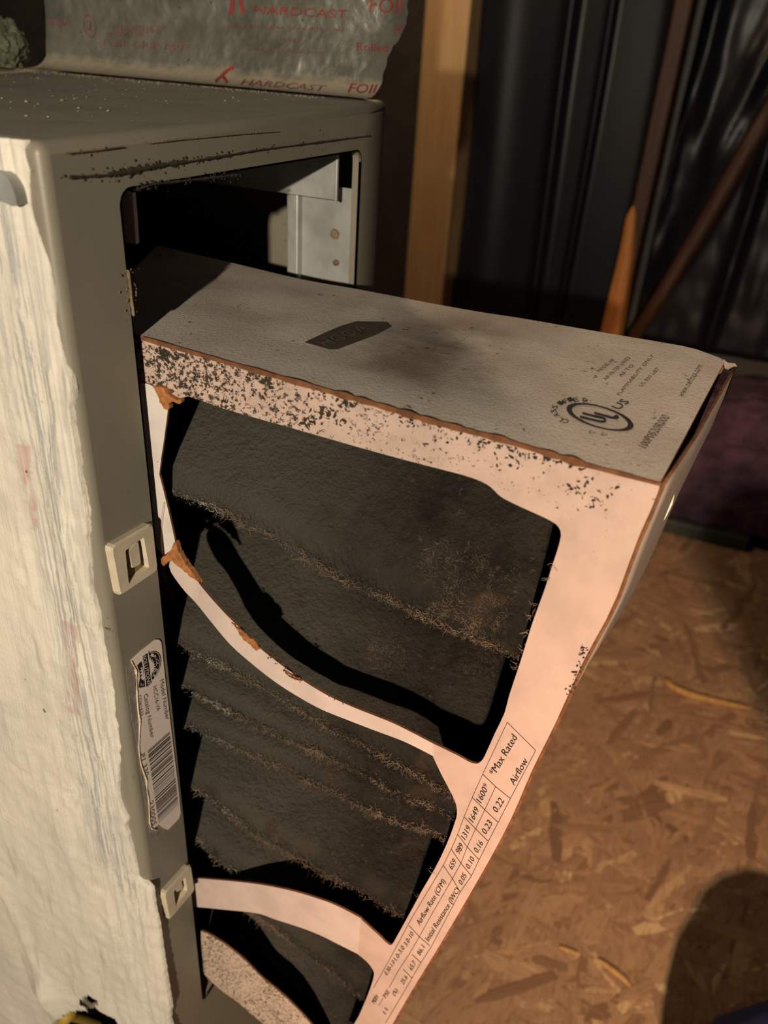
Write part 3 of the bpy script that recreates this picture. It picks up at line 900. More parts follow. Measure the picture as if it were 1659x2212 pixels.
def strap(name, up, lo, m, bow=0.0, twist=0.0, x0=XG):
    """cardboard strap between two edges given left to right; bow lifts the middle toward -X"""
    U = spline(up, 4); Lw = spline(lo, 4)
    n = max(len(U), len(Lw))
    def res(P):
        d = [0]
        for a, b in zip(P, P[1:]): d.append(d[-1] + (b - a).length)
        out = []
        for i in range(n):
            s = d[-1] * i / (n - 1)
            k = 0
            while k < len(d) - 2 and d[k + 1] < s: k += 1
            out.append(P[k].lerp(P[k + 1], (s - d[k]) / max(d[k + 1] - d[k], 1e-6)))
        return out
    U, Lw = res(U), res(Lw)
    V = []
    for i in range(n):
        b = bow * math.sin(math.pi * i / (n - 1)); tw = twist * math.sin(math.pi * i / (n - 1))
        V.append(gp(U[i][0], U[i][1], x0 - b - tw)); V.append(gp(Lw[i][0], Lw[i][1], x0 - b + tw))
    k = len(V)
    V += [v + TH for v in V]
    Fc, fm = [], []
    for i in range(n - 1):
        a = 2 * i
        Fc.append((a, a + 1, a + 3, a + 2)); fm.append(0)
        Fc.append((k + a, k + a + 2, k + a + 3, k + a + 1)); fm.append(1)
        Fc.append((a, a + 2, k + a + 2, k + a)); fm.append(1)
        Fc.append((a + 1, k + a + 1, k + a + 3, a + 3)); fm.append(1)
    Fc.append((0, k, k + 1, 1)); fm.append(1)
    e = k - 2
    Fc.append((e, e + 1, e + 1 + k, e + k)); fm.append(1)
    return mesh_obj(name, V, Fc, [m, M['kraft']], flt, fmat=fm)
strap('strap', [(368, 1205), (390, 1217), (418, 1245), (443, 1277), (484, 1323), (517, 1356), (558, 1397), (607, 1436), (656, 1471), (709, 1503), (771, 1531), (853, 1564), (937, 1607)],
      [(365, 1223), (371, 1239), (398, 1276), (422, 1301), (455, 1342), (496, 1391), (537, 1428), (586, 1467), (631, 1497), (689, 1530), (750, 1555), (812, 1579), (873, 1602), (937, 1634)], M['card2'], 0.004, -.001)
strap('strap', [(385, 1895), (421, 1897), (505, 1904), (569, 1912), (632, 1925), (695, 1944), (737, 1961), (780, 1984)],
      [(385, 1957), (423, 1959), (484, 1965), (556, 1973), (594, 1986), (653, 2005), (695, 2022), (737, 2043), (773, 2061)], M['card2'], 0.001)
strap('strap', [(434, 2011), (451, 2018), (484, 2039), (527, 2073), (569, 2115), (611, 2149), (653, 2191), (678, 2220), (760, 2320)],
      [(436, 2098), (455, 2119), (484, 2144), (514, 2165), (543, 2191), (569, 2212), (610, 2255), (690, 2340)], M['card3'], 0.001)
left_strip = [(300, 826), (322, 830), (331, 835), (352, 862), (363, 882), (361, 899), (355, 945), (348, 990), (344, 1025), (353, 1059), (363, 1101), (372, 1140), (378, 1169), (376, 1181), (363, 1194), (351, 1200), (338, 1181), (325, 1160), (315, 1100), (308, 980), (300, 899)]
M['card_white'] = m_card('whitened_cardboard', base=(0.60, 0.535, 0.49), uniform=0.05)  # whiter copy of the card; warm spot's tint evened out in the colour
ls = sheet('torn_strip', [gp(px, py, XG - .0006) for px, py in left_strip], TH, [M['card_white'], M['kraft']], flt)
# crease line of the folded strip
V, Fc = tube([gp(*p, XG - .0009) for p in spline([(355, 1085), (352, 1110), (349, 1140), (348, 1170), (351, 1197)], 4)], .00035, 5)
mesh_obj('strip_crease', V, Fc, M['card2'], ls)
def torn(name, pts, x, seedv, th=.0016):
    rr = random.Random(seedv)
    P = [tuple(p) for p in spline(pts + [pts[0]], 5)][:-1]
    L = [gp(px + rr.uniform(-1.6, 1.6), py + rr.uniform(-1.6, 1.6), x) for px, py in P]
    return sheet(name, L, Vector((th, 0, 0)), [M['torn'], M['torn']], flt)
torn('torn_kraft', [(331, 834), (350, 838), (368, 856), (384, 864), (391, 862), (388, 872), (372, 868), (366, 872), (366, 882), (355, 884), (346, 868)], XG - .0016, 1)
torn('torn_kraft', [(345, 1212), (351, 1203), (364, 1195), (378, 1172), (384, 1190), (392, 1203), (404, 1222), (420, 1246), (432, 1262), (412, 1246), (392, 1228), (372, 1213), (360, 1216), (352, 1222)], XG - .0046, 2, .002)
torn('torn_kraft', [(500, 1345), (520, 1362), (545, 1382), (556, 1394), (560, 1402), (552, 1404), (540, 1394), (522, 1376)], XG - .0052, 3, .0006)
torn('torn_kraft', [(612, 1448), (640, 1466), (652, 1471), (640, 1470), (622, 1460)], XG - .0054, 4, .0006)
# brown strap end hanging inside the slot
hs = sheet('inner_strap', [gp(px, py, XG + .018) for px, py in [(340, 1200), (356, 1262), (372, 1290), (390, 1350), (402, 1420), (405, 1465), (400, 1524), (388, 1532), (384, 1480), (368, 1400), (350, 1340), (335, 1300)]], Vector((.002, 0, 0)), [M['kraft']], flt)

# top panel of the filter frame
fe = [(180, 687), (308, 726), (553, 796), (806, 867), (933, 905), (1083, 944), (1266, 999), (1427, 1040)]
be = [(340, 530), (481, 563), (650, 603), (768, 624), (996, 667), (1129, 688), (1302, 718), (1450, 743), (1500, 753), (1567, 778)]
XB = XG + T_F
def resample(P, n):
    P = [Vector(p) for p in P]
    d = [0]
    for a, b in zip(P, P[1:]): d.append(d[-1] + (b - a).length)
    out = []
    for i in range(n):
        s = d[-1] * i / (n - 1); k = 0
        while k < len(d) - 2 and d[k + 1] < s: k += 1
        out.append(P[k].lerp(P[k + 1], (s - d[k]) / max(d[k + 1] - d[k], 1e-9)))
    return out
A = spline([gp(*p, XG - .0004) for p in fe], 4); B = spline([pix(px, py, 0, XB) for px, py in be], 4)
n = 48
A = resample(A, n); B = resample(B, n)
nc = 16
V = []
for i in range(n):
    for j in range(nc):
        t = j / (nc - 1)
        p = A[i].lerp(B[i], t)
        p.z += .0008 * noise.noise(Vector((p.x * 30, p.y * 30, 2))) * (t * (1 - t) * 4)
        V.append(p)
k = len(V)
V += [v - Vector((0, 0, .0013)) for v in V]
g = grid_faces(n, nc)
Fc = [tuple(reversed(f)) for f in g] + [tuple(i + k for i in f) for f in g]
fm = [0] * len(g) + [1] * len(g)
for i in range(n - 1):
    a = i * nc; Fc.append((a, a + nc, a + nc + k, a + k)); fm.append(1)
    a = i * nc + nc - 1; Fc.append((a, a + k, a + nc + k, a + nc)); fm.append(0)
e = (n - 1) * nc
for j in range(nc - 1):
    Fc.append((e + j, e + j + 1, e + j + 1 + k, e + j + k)); fm.append(1)
ftop = mesh_obj('top_board', V, Fc, [M['cardtop'], M['kraft']], flt, True, fmat=fm)
bm = bmesh.new(); bm.from_mesh(ftop.data); bmesh.ops.recalc_face_normals(bm, faces=bm.faces); bm.to_mesh(ftop.data); bm.free()
ftop.data.polygons.foreach_set('use_smooth', [False] * len(ftop.data.polygons))
# frayed kraft along the front fold
rr = random.Random(12)
P = resample([gp(*p, XG - .0012) for p in fe[1:]], 120)
rads = [.0007 + .0007 * max(0, noise.noise(Vector((i * .11, 3, 0)))) + (.0009 if 45 < i < 105 else 0) * abs(noise.noise(Vector((i * .2, 8, 0)))) for i in range(120)]
rads = [r * (1 - .6 * max(0, (i - 105) / 15)) for i, r in enumerate(rads)]
V, Fc = tube([p - Vector((0, 0, .0007)) for p in P], rads, 6)
mesh_obj('frayed_fold', V, Fc, M['kraft'], flt)

# end board (outer end), slightly bowed, its rear corner flap sticking out
fE = [gp(px, py, XG) for px, py in [(1429, 1044)] + right_edge]
bE = [pix(px, py, 0, XB + .001) for px, py in [(1578, 790), (1551, 862), (1527, 914), (1483, 990), (1453, 1056), (1414, 1139)]]
def fE_y(z):
    for a, b in zip(fE, fE[1:]):
        if a.z >= z >= b.z: return a.y + (b.y - a.y) * (a.z - z) / max(a.z - b.z, 1e-9)
    return fE[-1].y
for zz, dy in ((-0.135, .006), (-0.16, .010), (-0.22, .018), (-0.30, .024), (-0.38, .030), (-0.42, .032)):
    bE.append(Vector((XB + .001, fE_y(zz) + dy, zz)))
n, nc = 40, 10
A = resample(spline(fE, 4), n); B = resample(spline(bE, 4), n)
V = []
for i in range(n):
    for j in range(nc):
        t = j / (nc - 1)
        p = A[i].lerp(B[i], t)
        p.y -= .0010 * min(1, t * 3) + .0016 * math.sin(math.pi * t) * min(1, i / 6)
        V.append(p)
M['card_end'] = m_card('dimmed_end_cardboard', base=(0.32, 0.26, 0.21), uniform=0.03)  # darker copy of the frame card; the end's dimness is in its colour
eb = mesh_obj('end_board', V, grid_faces(n, nc), [M['card_end'], M['kraft']], flt, True)
sd = eb.modifiers.new('thickness', 'SOLIDIFY'); sd.thickness = .0011; sd.offset = -1; sd.material_offset_rim = 1
flap = [pix(1562, 777, 0, XB - .002), pix(1574, 784, 0, XB - .001), pix(1588, 785, 0, XB + .001), pix(1592, 791, 0, XB + .002), pix(1583, 803, 0, XB + .002), pix(1575, 800, 0, XB), pix(1566, 796, 0, XB - .003)]
sheet('corner_flap', flap, Vector((.0008, .0006, 0)), [M['card_end'], M['kraft']], flt)
# pale glossy sliver on the end board, glint put into its colour
tp = [pix(x, y, 0, XG + .035) for x, y in [(1459, 1060), (1452, 1090), (1438, 1118), (1420, 1145), (1413, 1150), (1428, 1122), (1446, 1085)]]
sheet('edge_glint', tp, Vector((.0006, 0, 0)), [m_simple('pale_glint', (0.75, 0.74, 0.60), 0.15, 0, 0.1, 50, 0.1, spec=0.8)], flt)
# back board closing the rear of the frame
bb = [B[i] + Vector((-.001, .002, 0)) for i in range(0, n, 3)]
back_loop = bb + [Vector((XB, 0.30, bb[-1].z)), Vector((XB, 0.30, -0.062))]
sheet('back_frame', back_loop, Vector((.0008, 0, 0)), [M['kraft']], flt)
# bottom board
sheet('bottom_board', [Vector((XG + .004, A[-1].y + .012, -.4195)), Vector((XB, B[-1].y + .004, -.4195)), Vector((XB, 0.29, -.4195)), Vector((XG + .004, 0.29, -.4195))], Vector((0, 0, -.0015)), [M['kraft']], flt)

# pleats: every fold its own sheet
ridges = [
    [(360, 1050), (420, 1078), (480, 1100), (560, 1138), (640, 1185), (740, 1245), (860, 1300), (1000, 1365), (1075, 1392)],
    [(398, 1392), (439, 1416), (492, 1436), (549, 1469), (582, 1487), (627, 1514), (689, 1550), (730, 1577), (791, 1608), (873, 1653)],
    [(414, 1487), (484, 1526), (545, 1555), (607, 1588), (668, 1612), (722, 1636), (780, 1663), (843, 1701), (927, 1735)],
    [(418, 1567), (472, 1592), (550, 1629), (607, 1653), (636, 1667), (716, 1701), (780, 1735), (856, 1769), (927, 1790)],
    [(427, 1701), (476, 1735), (527, 1777), (577, 1815), (653, 1853), (716, 1891), (780, 1921), (835, 1954), (872, 1975)],
    [(438, 1815), (463, 1849), (497, 1870), (548, 1895), (640, 1945), (740, 2005)],
    [(440, 1905), (520, 1950), (581, 1992), (619, 2018), (674, 2060), (729, 2102), (780, 2148)],
    [(440, 2030), (520, 2090), (600, 2150), (680, 2215)],
]
XR = XG + .0075
def fit_curve(pxs):
    pts = [pix(px, py, 0, XR) for px, py in pxs]
    ys = [p.y for p in pts]; zs = [p.z for p in pts]
    m = len(pts); my = sum(ys) / m; mz = sum(zs) / m
    b = sum((y - my) * (z - mz) for y, z in zip(ys, zs)) / sum((y - my) ** 2 for y in ys)
    return pts, (lambda y: mz + b * (y - my))
curves = []
for rp in ridges:
    pts, lin = fit_curve(rp)
    pts = sorted(pts, key=lambda p: p.y)
    def f(y, pts=pts, lin=lin):
        if y <= pts[0].y: return pts[0].z + lin(y) - lin(pts[0].y)
        if y >= pts[-1].y: return pts[-1].z + lin(y) - lin(pts[-1].y)
        for a, b in zip(pts, pts[1:]):
            if a.y <= y <= b.y: return a.z + (b.z - a.z) * (y - a.y) / max(b.y - a.y, 1e-9)
    curves.append(f)
def end_y(z):
    best = A[0].y
    for a, b in zip(A, A[1:]):
        if a.z >= z >= b.z: return a.y + (b.y - a.y) * (a.z - z) / max(a.z - b.z, 1e-9)
    return A[0].y if z > A[0].z else A[-1].y
def end_at(x, z):
    bz = B[-1].y
    for a, b in zip(B, B[1:]):
        if a.z >= z >= b.z:
            bz = a.y + (b.y - a.y) * (a.z - z) / max(a.z - b.z, 1e-9); break
    else:
        if z > B[0].z: bz = B[0].y
    t = max(0.0, min(1.0, (x - XG) / T_F))
    return end_y(z) + (bz - end_y(z)) * t
ny, nt = 64, 12
topz = lambda y: -0.0665 + (-0.0517 + 0.0453) * (-y / .125)
def zmid(i, y):
    if i == 0: return topz(y) - .003
    if i == len(curves): return curves[-1](y) - .03
    return .5 * (curves[i - 1](y) + curves[i](y)) + .012
pleat_obs = []
for i, rc in enumerate(curves):
    V = []
    y1 = 0.24
    for a in range(ny):
        u = a / (ny - 1)
        z_r0 = rc(-.1)
        y0 = end_y(z_r0) + .010
        y = y0 + (y1 - y0) * u ** 1.3
        zr = rc(y); zu = zmid(i, y); zl = zmid(i + 1, y)
        for b in range(2 * nt - 1):
            if b < nt:
                t = b / (nt - 1)
                xv = XB - .012 + (XR - XB + .012) * t
                zv = zu + (zr - zu) * (t ** (1.25 if i < 2 else 1.05))
                if i == 0: zv = zu - .001 + (zr - zu) * t ** 2.2 if t < 1 else zr
            else:
                t = (b - nt + 1) / (nt - 1)
                xv = XR + (XB - .012 - XR) * t
                zv = zr + (zl - zr) * t
            p = Vector((xv, y, zv))
            edge = 1 - abs(b - nt + 1) / (nt - 1)
            amp = .0016 if 0 < b < 2 * nt - 2 else 0
            d = noise.noise_vector(p * 70) * amp + noise.noise_vector(p * 240) * amp * .45
            p += d
            p.y = max(p.y, end_at(p.x, p.z) + .006)
            V.append(p)
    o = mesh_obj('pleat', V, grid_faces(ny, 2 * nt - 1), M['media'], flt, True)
    o.modifiers.new('thickness', 'SOLIDIFY').thickness = .0012
    pleat_obs.append(o)

# lint: fine fibres along the fold edges and in loose mats
FV, FF = [], []; GV, GF = [], []
def fibre(V, Fc, p, d, L, r, rr, curl=0.8):
    P = [p.copy()]
    d = d.normalized()
    for s in range(4):
        d = (d + Vector((rr.gauss(0, curl), rr.gauss(0, curl), rr.gauss(0, curl))) * .5).normalized()
        P.append(P[-1] + d * (L / 4))
    v, f = tube(P, [r, r, r * .9, r * .7, r * .4], 3)
    b = len(V); V += v; Fc += [tuple(b + i for i in q) for q in f[:-2]]
rr = random.Random(99)
for i, rc in enumerate(curves):
    for k in range(1500 if i == 0 else 1000):
        y = rr.uniform(-.14, .012)
        if y < end_y(rc(y)) + .012: continue
        lump = .4 + 1.2 * max(0, noise.noise(Vector((y * 60, i * 3.1, 0))) + .4)
        p = Vector((XR + rr.gauss(-.0010, .0008), y, rc(y) + rr.gauss(0, .0007)))
        d = Vector((-.5 + rr.gauss(0, .4), rr.gauss(0, 1), rr.gauss(-.1, .6)))
        tgt = (GV, GF) if (y > -.02 and rr.random() < .6) else (FV, FF)
        fibre(*tgt, p, d, rr.uniform(.0007, .0030) * lump, rr.uniform(.00003, .00007), rr)
# loose mats lying on the upper faces of the folds
BV = bvh_of(*pleat_obs)
def mat_patch(px, py, rx, ry, cnt, L):
    for k in range(int(cnt * 4.0)):
        a = rr.uniform(0, 6.283); q = math.sqrt(rr.random())
        if noise.noise(Vector((math.cos(a) * q * 2.2 + px, math.sin(a) * q * 2.2, py * .1))) < -.12: continue
        h = hit(BV, px + rx * q * math.cos(a), py + ry * q * math.sin(a), .0006)
        if h is None: continue
        fibre(FV, FF, h, Vector((rr.gauss(-.3, .3), rr.gauss(0, 1), rr.gauss(0, 1))), rr.uniform(.2, 1.0) * L * .62, rr.uniform(.00002, .000042), rr, .8)
mat_patch(985, 1225, 75, 60, 700, .005)
mat_patch(1010, 1330, 90, 50, 650, .005)
mat_patch(1085, 1270, 40, 50, 260, .004)
mat_patch(835, 1410, 40, 50, 360, .0045)
mat_patch(1060, 1440, 60, 60, 380, .0045)
mat_patch(700, 1190, 200, 70, 420, .003)
mat_patch(560, 1000, 170, 90, 150, .003)
mat_patch(850, 1470, 160, 100, 260, .003)
mat_patch(650, 1760, 220, 150, 620, .003)
mat_patch(600, 1640, 200, 70, 260, .003)
mat_patch(500, 1300, 90, 110, 110, .003)
# fringe caught on the inner edge of the frame
for px, py in [(1197, 1225), (1186, 1250), (1160, 1312), (1150, 1335), (1140, 1365), (1130, 1400), (1118, 1440), (935, 1880), (905, 1940)]:
    for k in range(5):
        fibre(FV, FF, gp(px + rr.uniform(-5, 3), py + rr.uniform(-8, 8), XG - .0002), Vector((-.2, rr.gauss(.6, .5), rr.gauss(0, .6))), rr.uniform(.001, .003), .00006, rr)
lint = mesh_obj('dust_lint', FV, FF, M['fuzz'], flt); tag(lint, kind='stuff')
lint2 = mesh_obj('dust_lint', GV, GF, M['fuzzgrey'], flt); tag(lint2, kind='stuff')

# soot flakes stuck on the front frame
SV, SF = [], []
def flake(p, s, nx=Vector((-1, 0, 0))):
    b = len(SV); k = rr.randint(5, 7); a0 = rr.uniform(0, 6)
    ca, sa = math.cos(a0), math.sin(a0); el = rr.uniform(.25, .8); s *= 1.15
    for i in range(k):
        a = 6.283 * i / k
        u = math.cos(a) * s * rr.uniform(.5, 1.4); v = math.sin(a) * s * el * rr.uniform(.5, 1.2)
        SV.append(p + Vector((-.0001, u * ca - v * sa, u * sa + v * ca)))
    SV.append(p + Vector((-.0005, 0, 0)))
    for i in range(k): SF.append((b + i, b + (i + 1) % k, b + k))
def flakes(px, py, sx, sy, cnt, s0, s1):
    for k in range(cnt):
        ax, ay = rr.gauss(px, sx), rr.gauss(py, sy)
        ye = 733 + (ax - 308) * .279
        if ay < ye + 9: ay = ye + 9 + rr.uniform(0, 12)
        flake(gp(ax, ay, XG), rr.uniform(s0, s1))
flakes(360, 765, 14, 8, 30, .0004, .0011); flakes(345, 770, 10, 14, 20, .0003, .0009)
for px, py in [(672, 905), (690, 893), (705, 888), (722, 895), (738, 912), (664, 918), (745, 870), (575, 808), (580, 825)]:
    flakes(px, py, 8, 6, 9, .0003, .0010)
for px, py, sx, sy, c in [(1050, 950, 30, 14, 26), (1130, 965, 40, 14, 30), (1190, 990, 30, 10, 22), (1265, 1052, 26, 10, 24), (1280, 1085, 20, 14, 22), (1120, 1000, 20, 12, 16), (900, 905, 60, 12, 24), (520, 850, 60, 20, 60), (420, 800, 60, 24, 80)]:
    flakes(px, py, sx, sy, c, .0002, .0007)
for px, py in [(1257, 1410), (1252, 1440), (1243, 1462), (1236, 1480), (1229, 1492), (1262, 1402)]:
    flakes(px, py, 4, 6, 9, .0002, .0006)
for px, py in [(640, 1462), (648, 1468), (585, 1420), (600, 1432), (735, 1512), (720, 1506)]:
    for k in range(5): flake(gp(px + rr.gauss(0, 5), py + rr.gauss(0, 4), XG - .0050), rr.uniform(.0002, .0005))
tag(mesh_obj('soot_flakes', SV, SF, M['dirt'], flt), kind='stuff')

# airflow table printed down the outer band
Q = lambda x, y: (760 + x / 3.291, 1540 + y / 3.291)
S = lambda x, y: (780 + x / 6.283, 1860 + y / 6.283)
GFn = lambda x, y: pix(x, y, 0, XG - .00025)
tb = Print(GFn)
t_top = [Q(1105, 68), Q(930, 437), Q(855, 603), Q(797, 740), Q(752, 865), Q(707, 970), Q(650, 1085), S(930, 370), S(720, 720), S(630, 880), S(510, 1110), S(390, 1330), S(250, 1580), S(165, 1725)]
t_mid = [Q(1022, 525), Q(945, 690), Q(880, 825), Q(820, 955), Q(775, 1070), Q(715, 1180), S(950, 740), S(790, 1030), S(650, 1270), S(500, 1500), S(380, 1720)]
t_mid2 = [S(300, 1860), S(240, 1960)]
t_bot = [Q(1307, 268), Q(1127, 610), Q(1040, 780), Q(970, 915), Q(905, 1045), Q(850, 1160), Q(770, 1275), S(950, 1170), S(800, 1400), S(640, 1680), S(480, 1950), S(330, 2200)]
tb.line(t_top, 1.0); tb.line(t_mid, 1.0); tb.line(t_mid2, 0.9); tb.line(t_bot, 1.0)
for ln in ([Q(1105, 68), Q(1307, 268)], [Q(930, 437), Q(1022, 525), Q(1127, 610)], [Q(855, 603), Q(945, 690), Q(1040, 780)], [Q(797, 740), Q(880, 825), Q(970, 915)],
           [Q(752, 865), Q(820, 955), Q(905, 1045)], [Q(707, 970), Q(775, 1070), Q(850, 1160)], [Q(650, 1085), Q(715, 1180), Q(770, 1275)],
           [S(650, 880), S(790, 1030), S(930, 1150)], [S(690, 1270), S(810, 1380)], [S(570, 1470), S(690, 1590)]):
    tb.line(ln, 0.9)
for s, c, d, u in (('*Max Rated', (1075, 300), (172, -290), (-38, -33)), ('Airflow', (1185, 415), (105, -185), (-36, -31)),
                   ('1600*', (930, 570), (72, -150), (-35, -30)), ('1649', (868, 722), (55, -112), (-32, -30)), ('1319', (811, 850), (50, -102), (-30, -29)),
                   ('989', (765, 965), (40, -75), (-29, -30)), ('659', (715, 1075), (40, -75), (-27, -28)), ('0.22', (1040, 655), (65, -108), (-35, -31)),
                   ('0.23', (960, 812), (60, -102), (-33, -30)), ('0.16', (899, 950), (50, -90), (-31, -29)), ('0.10', (840, 1065), (48, -90), (-29, -27)),
                   ('0.05', (786, 1180), (45, -85), (-27, -27)), ('Airflow Rate (CFM)', (562, 1345), (195, -330), (-26, -27)),
                   ('Initial Resistance (IWC)', (643, 1432), (232, -385), (-25, -27)), ('3.0-10', (404, 1607), (65, -112), (-22, -24)), ('1.0-3.0', (336, 1708), (60, -98), (-22, -23)),
                   ('0.30-1.0', (268, 1812), (62, -100), (-21, -23)), ('86.1', (490, 1687), (44, -74), (-23, -24)), ('65.7', (430, 1797), (40, -68), (-23, -24)),
                   ('25.6', (371, 1897), (38, -64), (-22, -24)), ('PSE', (245, 1998), (36, -58), (-20, -22)), ('MERV', (166, 2035), (40, -62), (-20, -22)), ('(%)', (306, 1985), (30, -48), (-19, -21)), ('11', (238, 2120), (20, -40), (-20, -20))):
    sh = .80 if len(s) < 7 else .95
    tb.text(s, Q(*c), (sh * d[0] / 3.291, sh * d[1] / 3.291), (1.06 * u[0] / 3.291, 1.06 * u[1] / 3.291))
tb.build('printed_table', M['black'], flt, 'black printed airflow table with rows of numbers')

# prints on the top board
TB = bvh_of(ftop)
TFn = lambda x, y: hit(TB, x, y, .0003)
G = lambda x, y: (1150 + x / 6.636, 820 + y / 6.636)
ul = Print(TFn)
c = G(967, 553); a = (462 / 6.636, 70 / 6.636); b = (135 / 6.636, 188 / 6.636)
# ring: heavier at both ends, as the oblique view shows it
Pn = []
nn = 56
for i in range(nn + 1):
    an = 2 * math.pi * i / nn
    for k in (0, 1):
        ra = 1 - .17 * k; rb2 = 1 - .10 * k
        Pn.append((c[0] + ra * a[0] * math.cos(an) + rb2 * b[0] * math.sin(an), c[1] + ra * a[1] * math.cos(an) + rb2 * b[1] * math.sin(an)))
ul._add(Pn, [(2 * i, 2 * i + 1, 2 * i + 3, 2 * i + 2) for i in range(nn)])
ul.line(spline([G(*p) for p in [(715, 495), (860, 535), (1000, 565), (1045, 590), (1020, 620), (930, 608), (800, 578), (680, 548)]], 3), [4.2] * 22)
ul.line(spline([G(*p) for p in [(885, 493), (1000, 525), (1110, 555), (1180, 572)]], 3), 4.2)
ul.line([G(1165, 565), G(1215, 535)], 6.0); ul.line([G(1190, 575), G(1235, 545)], 6.0)
ul.build('certification_mark', M['navy'], flt, 'dark ring around slanted letters U and L')
us = Print(TFn)
us.text('US', G(1262, 368), (24, -17), (-17, -7))
us.text('C', G(845, 770), (9, -3), (-10, -4)); us.text('C', G(1020, 800), (9, -3), (-9, -4))
for s, x, y, an in (('C', 480, 615, 215), ('L', 400, 590, 235), ('A', 340, 525, 255), ('S', 300, 465, 275), ('S', 320, 405, 295), ('I', 400, 350, 310), ('F', 470, 325, 325), ('I', 540, 300, 338), ('E', 620, 305, 350), ('D', 755, 310, 5)):
    an = math.radians(an - 10)
    us.text(s, G(x, y), (11 * math.cos(an), 6.5 * math.sin(an)), (13 * math.sin(an), -9 * math.cos(an)))
us.build('certification_lettering', M['navy'], flt)
K = lambda x, y: (1260 + x / 5.53, 760 + y / 5.53)
tx = Print(TFn)
def tline(s, p0, p1, u):
    a = K(*p0); b = K(*p1)
    tx.text(s, ((a[0] + b[0]) / 2, (a[1] + b[1]) / 2), (b[0] - a[0], b[1] - a[1]), u)
tline('MODEL HF', (175, 245), (360, 100), (-7, -3)); tline('AIR FILTER UNITS', (250, 345), (545, 75), (-7, -3)); tline('AS TO', (430, 305), (590, 165), (-7, -3))
tline('FLAMMABILITY ONLY', (415, 525), (830, 45), (-7, -3)); tline('UL 900 LIST', (680, 420), (895, 205), (-7, -3))
tline('www.nermcs.com', (1150, 540), (1390, 165), (-13, -5))
tline('100P0520R000', (700, 1150), (990, 775), (-17, -7))
tx.build('printed_lines', M['greyink'], flt)
rc_ = Print(TFn)
rc_.poly([(657, 741), (700, 721), (735, 706), (768, 696), (835, 697), (846, 707), (815, 724), (770, 741), (730, 756), (713, 757)])
rc_.build('printed_box', m_simple('dark_box_ink', (0.075, 0.055, 0.038), 0.8, 0, .3, 300, 0), flt, 'dark brown printed box')
rl = Print(lambda x, y: hit(TB, x, y, .0006))
rl.text('HCOA', (742, 727), (95, -38), (-22, -9))
rl.build('box_lettering', m_simple('faded_brown_ink', (0.155, 0.115, 0.085), 0.7, 0, .3, 300, 0), flt)

# ------------------------------------------------------------------ duct plenum on top, its joint wrapped in printed foil tape
ple = thing('duct_plenum', 'dark metal duct plenum behind the cabinet top wrapped in printed foil tape', 'duct', (0.40, 0.16, 0.004))
box_obj('plenum_body', FOILX + .006, FOILX + .050, 0.047, 0.2035, 0.0045, 0.42, M['darkmetal'], ple, .004, 2)
prof_r = [(905, -150), (882, 0), (882, 30), (872, 68), (860, 90), (850, 102), (842, 128), (836, 155), (832, 180), (829, 208)]
ry = sorted([(pix(px, py, 0, FOILX).z, pix(px, py, 0, FOILX).y) for px, py in prof_r])
def foil_right(z):
    if z <= ry[0][0]: return ry[0][1]
    for (a, ya), (b2, yb2) in zip(ry, ry[1:]):
        if a <= z <= b2: return ya + (yb2 - ya) * (z - a) / max(b2 - a, 1e-9)
    return ry[-1][1]
yl = pix(98, 100, 0, FOILX).y
nr, nc = 110, 200
V = []
zt = 0.075
for r in range(nr):
    s = r / (nr - 1)
    # profile: flange lying on the top, then up the face
    L1 = 0.016; L2 = zt
    d = s * (L1 + L2)
    if d < L1: px_, pz_ = FOILX - .016 + d * .99, .0052 + .012 * (d / L1) ** 3 * .5
    else: px_, pz_ = FOILX - .0002 + .004 * min(1, (d - L1) / .02), .0112 + (d - L1)
    for c in range(nc):
        t = c / (nc - 1)
        y0 = foil_right(pz_) + .0012 * noise.noise(Vector((pz_ * 300, 2, 2)))
        y = y0 + (yl - y0) * t
        q = Vector((y, pz_, px_))
        dn = .0011 * noise.noise(Vector((y * 60, pz_ * 70, 1))) + .0007 * noise.noise(Vector((y * 190, pz_ * 150, 6))) + .0004 * noise.noise(Vector((y * 420, pz_ * 380, 3)))
        dn = dn * (.38 if d > L1 else .3)
        curl = -.004 * max(0, 1 - t * 14) ** 2
        V.append((px_ - abs(dn) * 1.2 + curl, y, pz_ + (abs(dn) * .6 if d < L1 else 0)))
foil = mesh_obj('foil_tape', V, grid_faces(nr, nc), M['foil'], ple, True)
foil['label'] = 'crumpled silver foil tape with red printing'
FB = bvh_of(foil)
FFn = lambda x, y: hit(FB, x, y, .00045)
J = lambda x, y: (420 + x / 3.318, y / 3.318)
J2 = lambda x, y: (80 + x / 4.1475, y / 4.1475)
fp = Print(FFn)
class Each:
    def __init__(self, m): self.m = m
    def _mk(self, f):
        q = Print(FFn); f(q); q.build('foil_lettering', self.m, foil)
    def text(self, s, c, d, u):
        N = len(s); i = 0
        for wd in s.split(' '):
            t = (i + len(wd) / 2) / N - .5; fr = len(wd) / N
            self._mk(lambda q: q.text(wd, (c[0] + d[0] * t, c[1] + d[1] * t), (d[0] * fr, d[1] * fr), u))
            i += len(wd) + 1
    def ring(self, *a): self._mk(lambda q: q.ring(*a))
    def line(self, *a): self._mk(lambda q: q.line(*a))
fp = Each(M['red'])
fp.line([J(280, -30), J(262, 105)], 9.0); fp.line([J(330, -30), J(352, 92)], 9.0)
fp.text('FOIL', J(1400, 40), (84, 4), (4, -33))
fp.text('14', J(1465, 210), (17, 1), (2, -24))
fp.text('Rolled M', J(1315, 342), (90, 4), (1.5, -17))
fp.text('HARDCAST', J(765, 85), (200, 11), (2, -18))
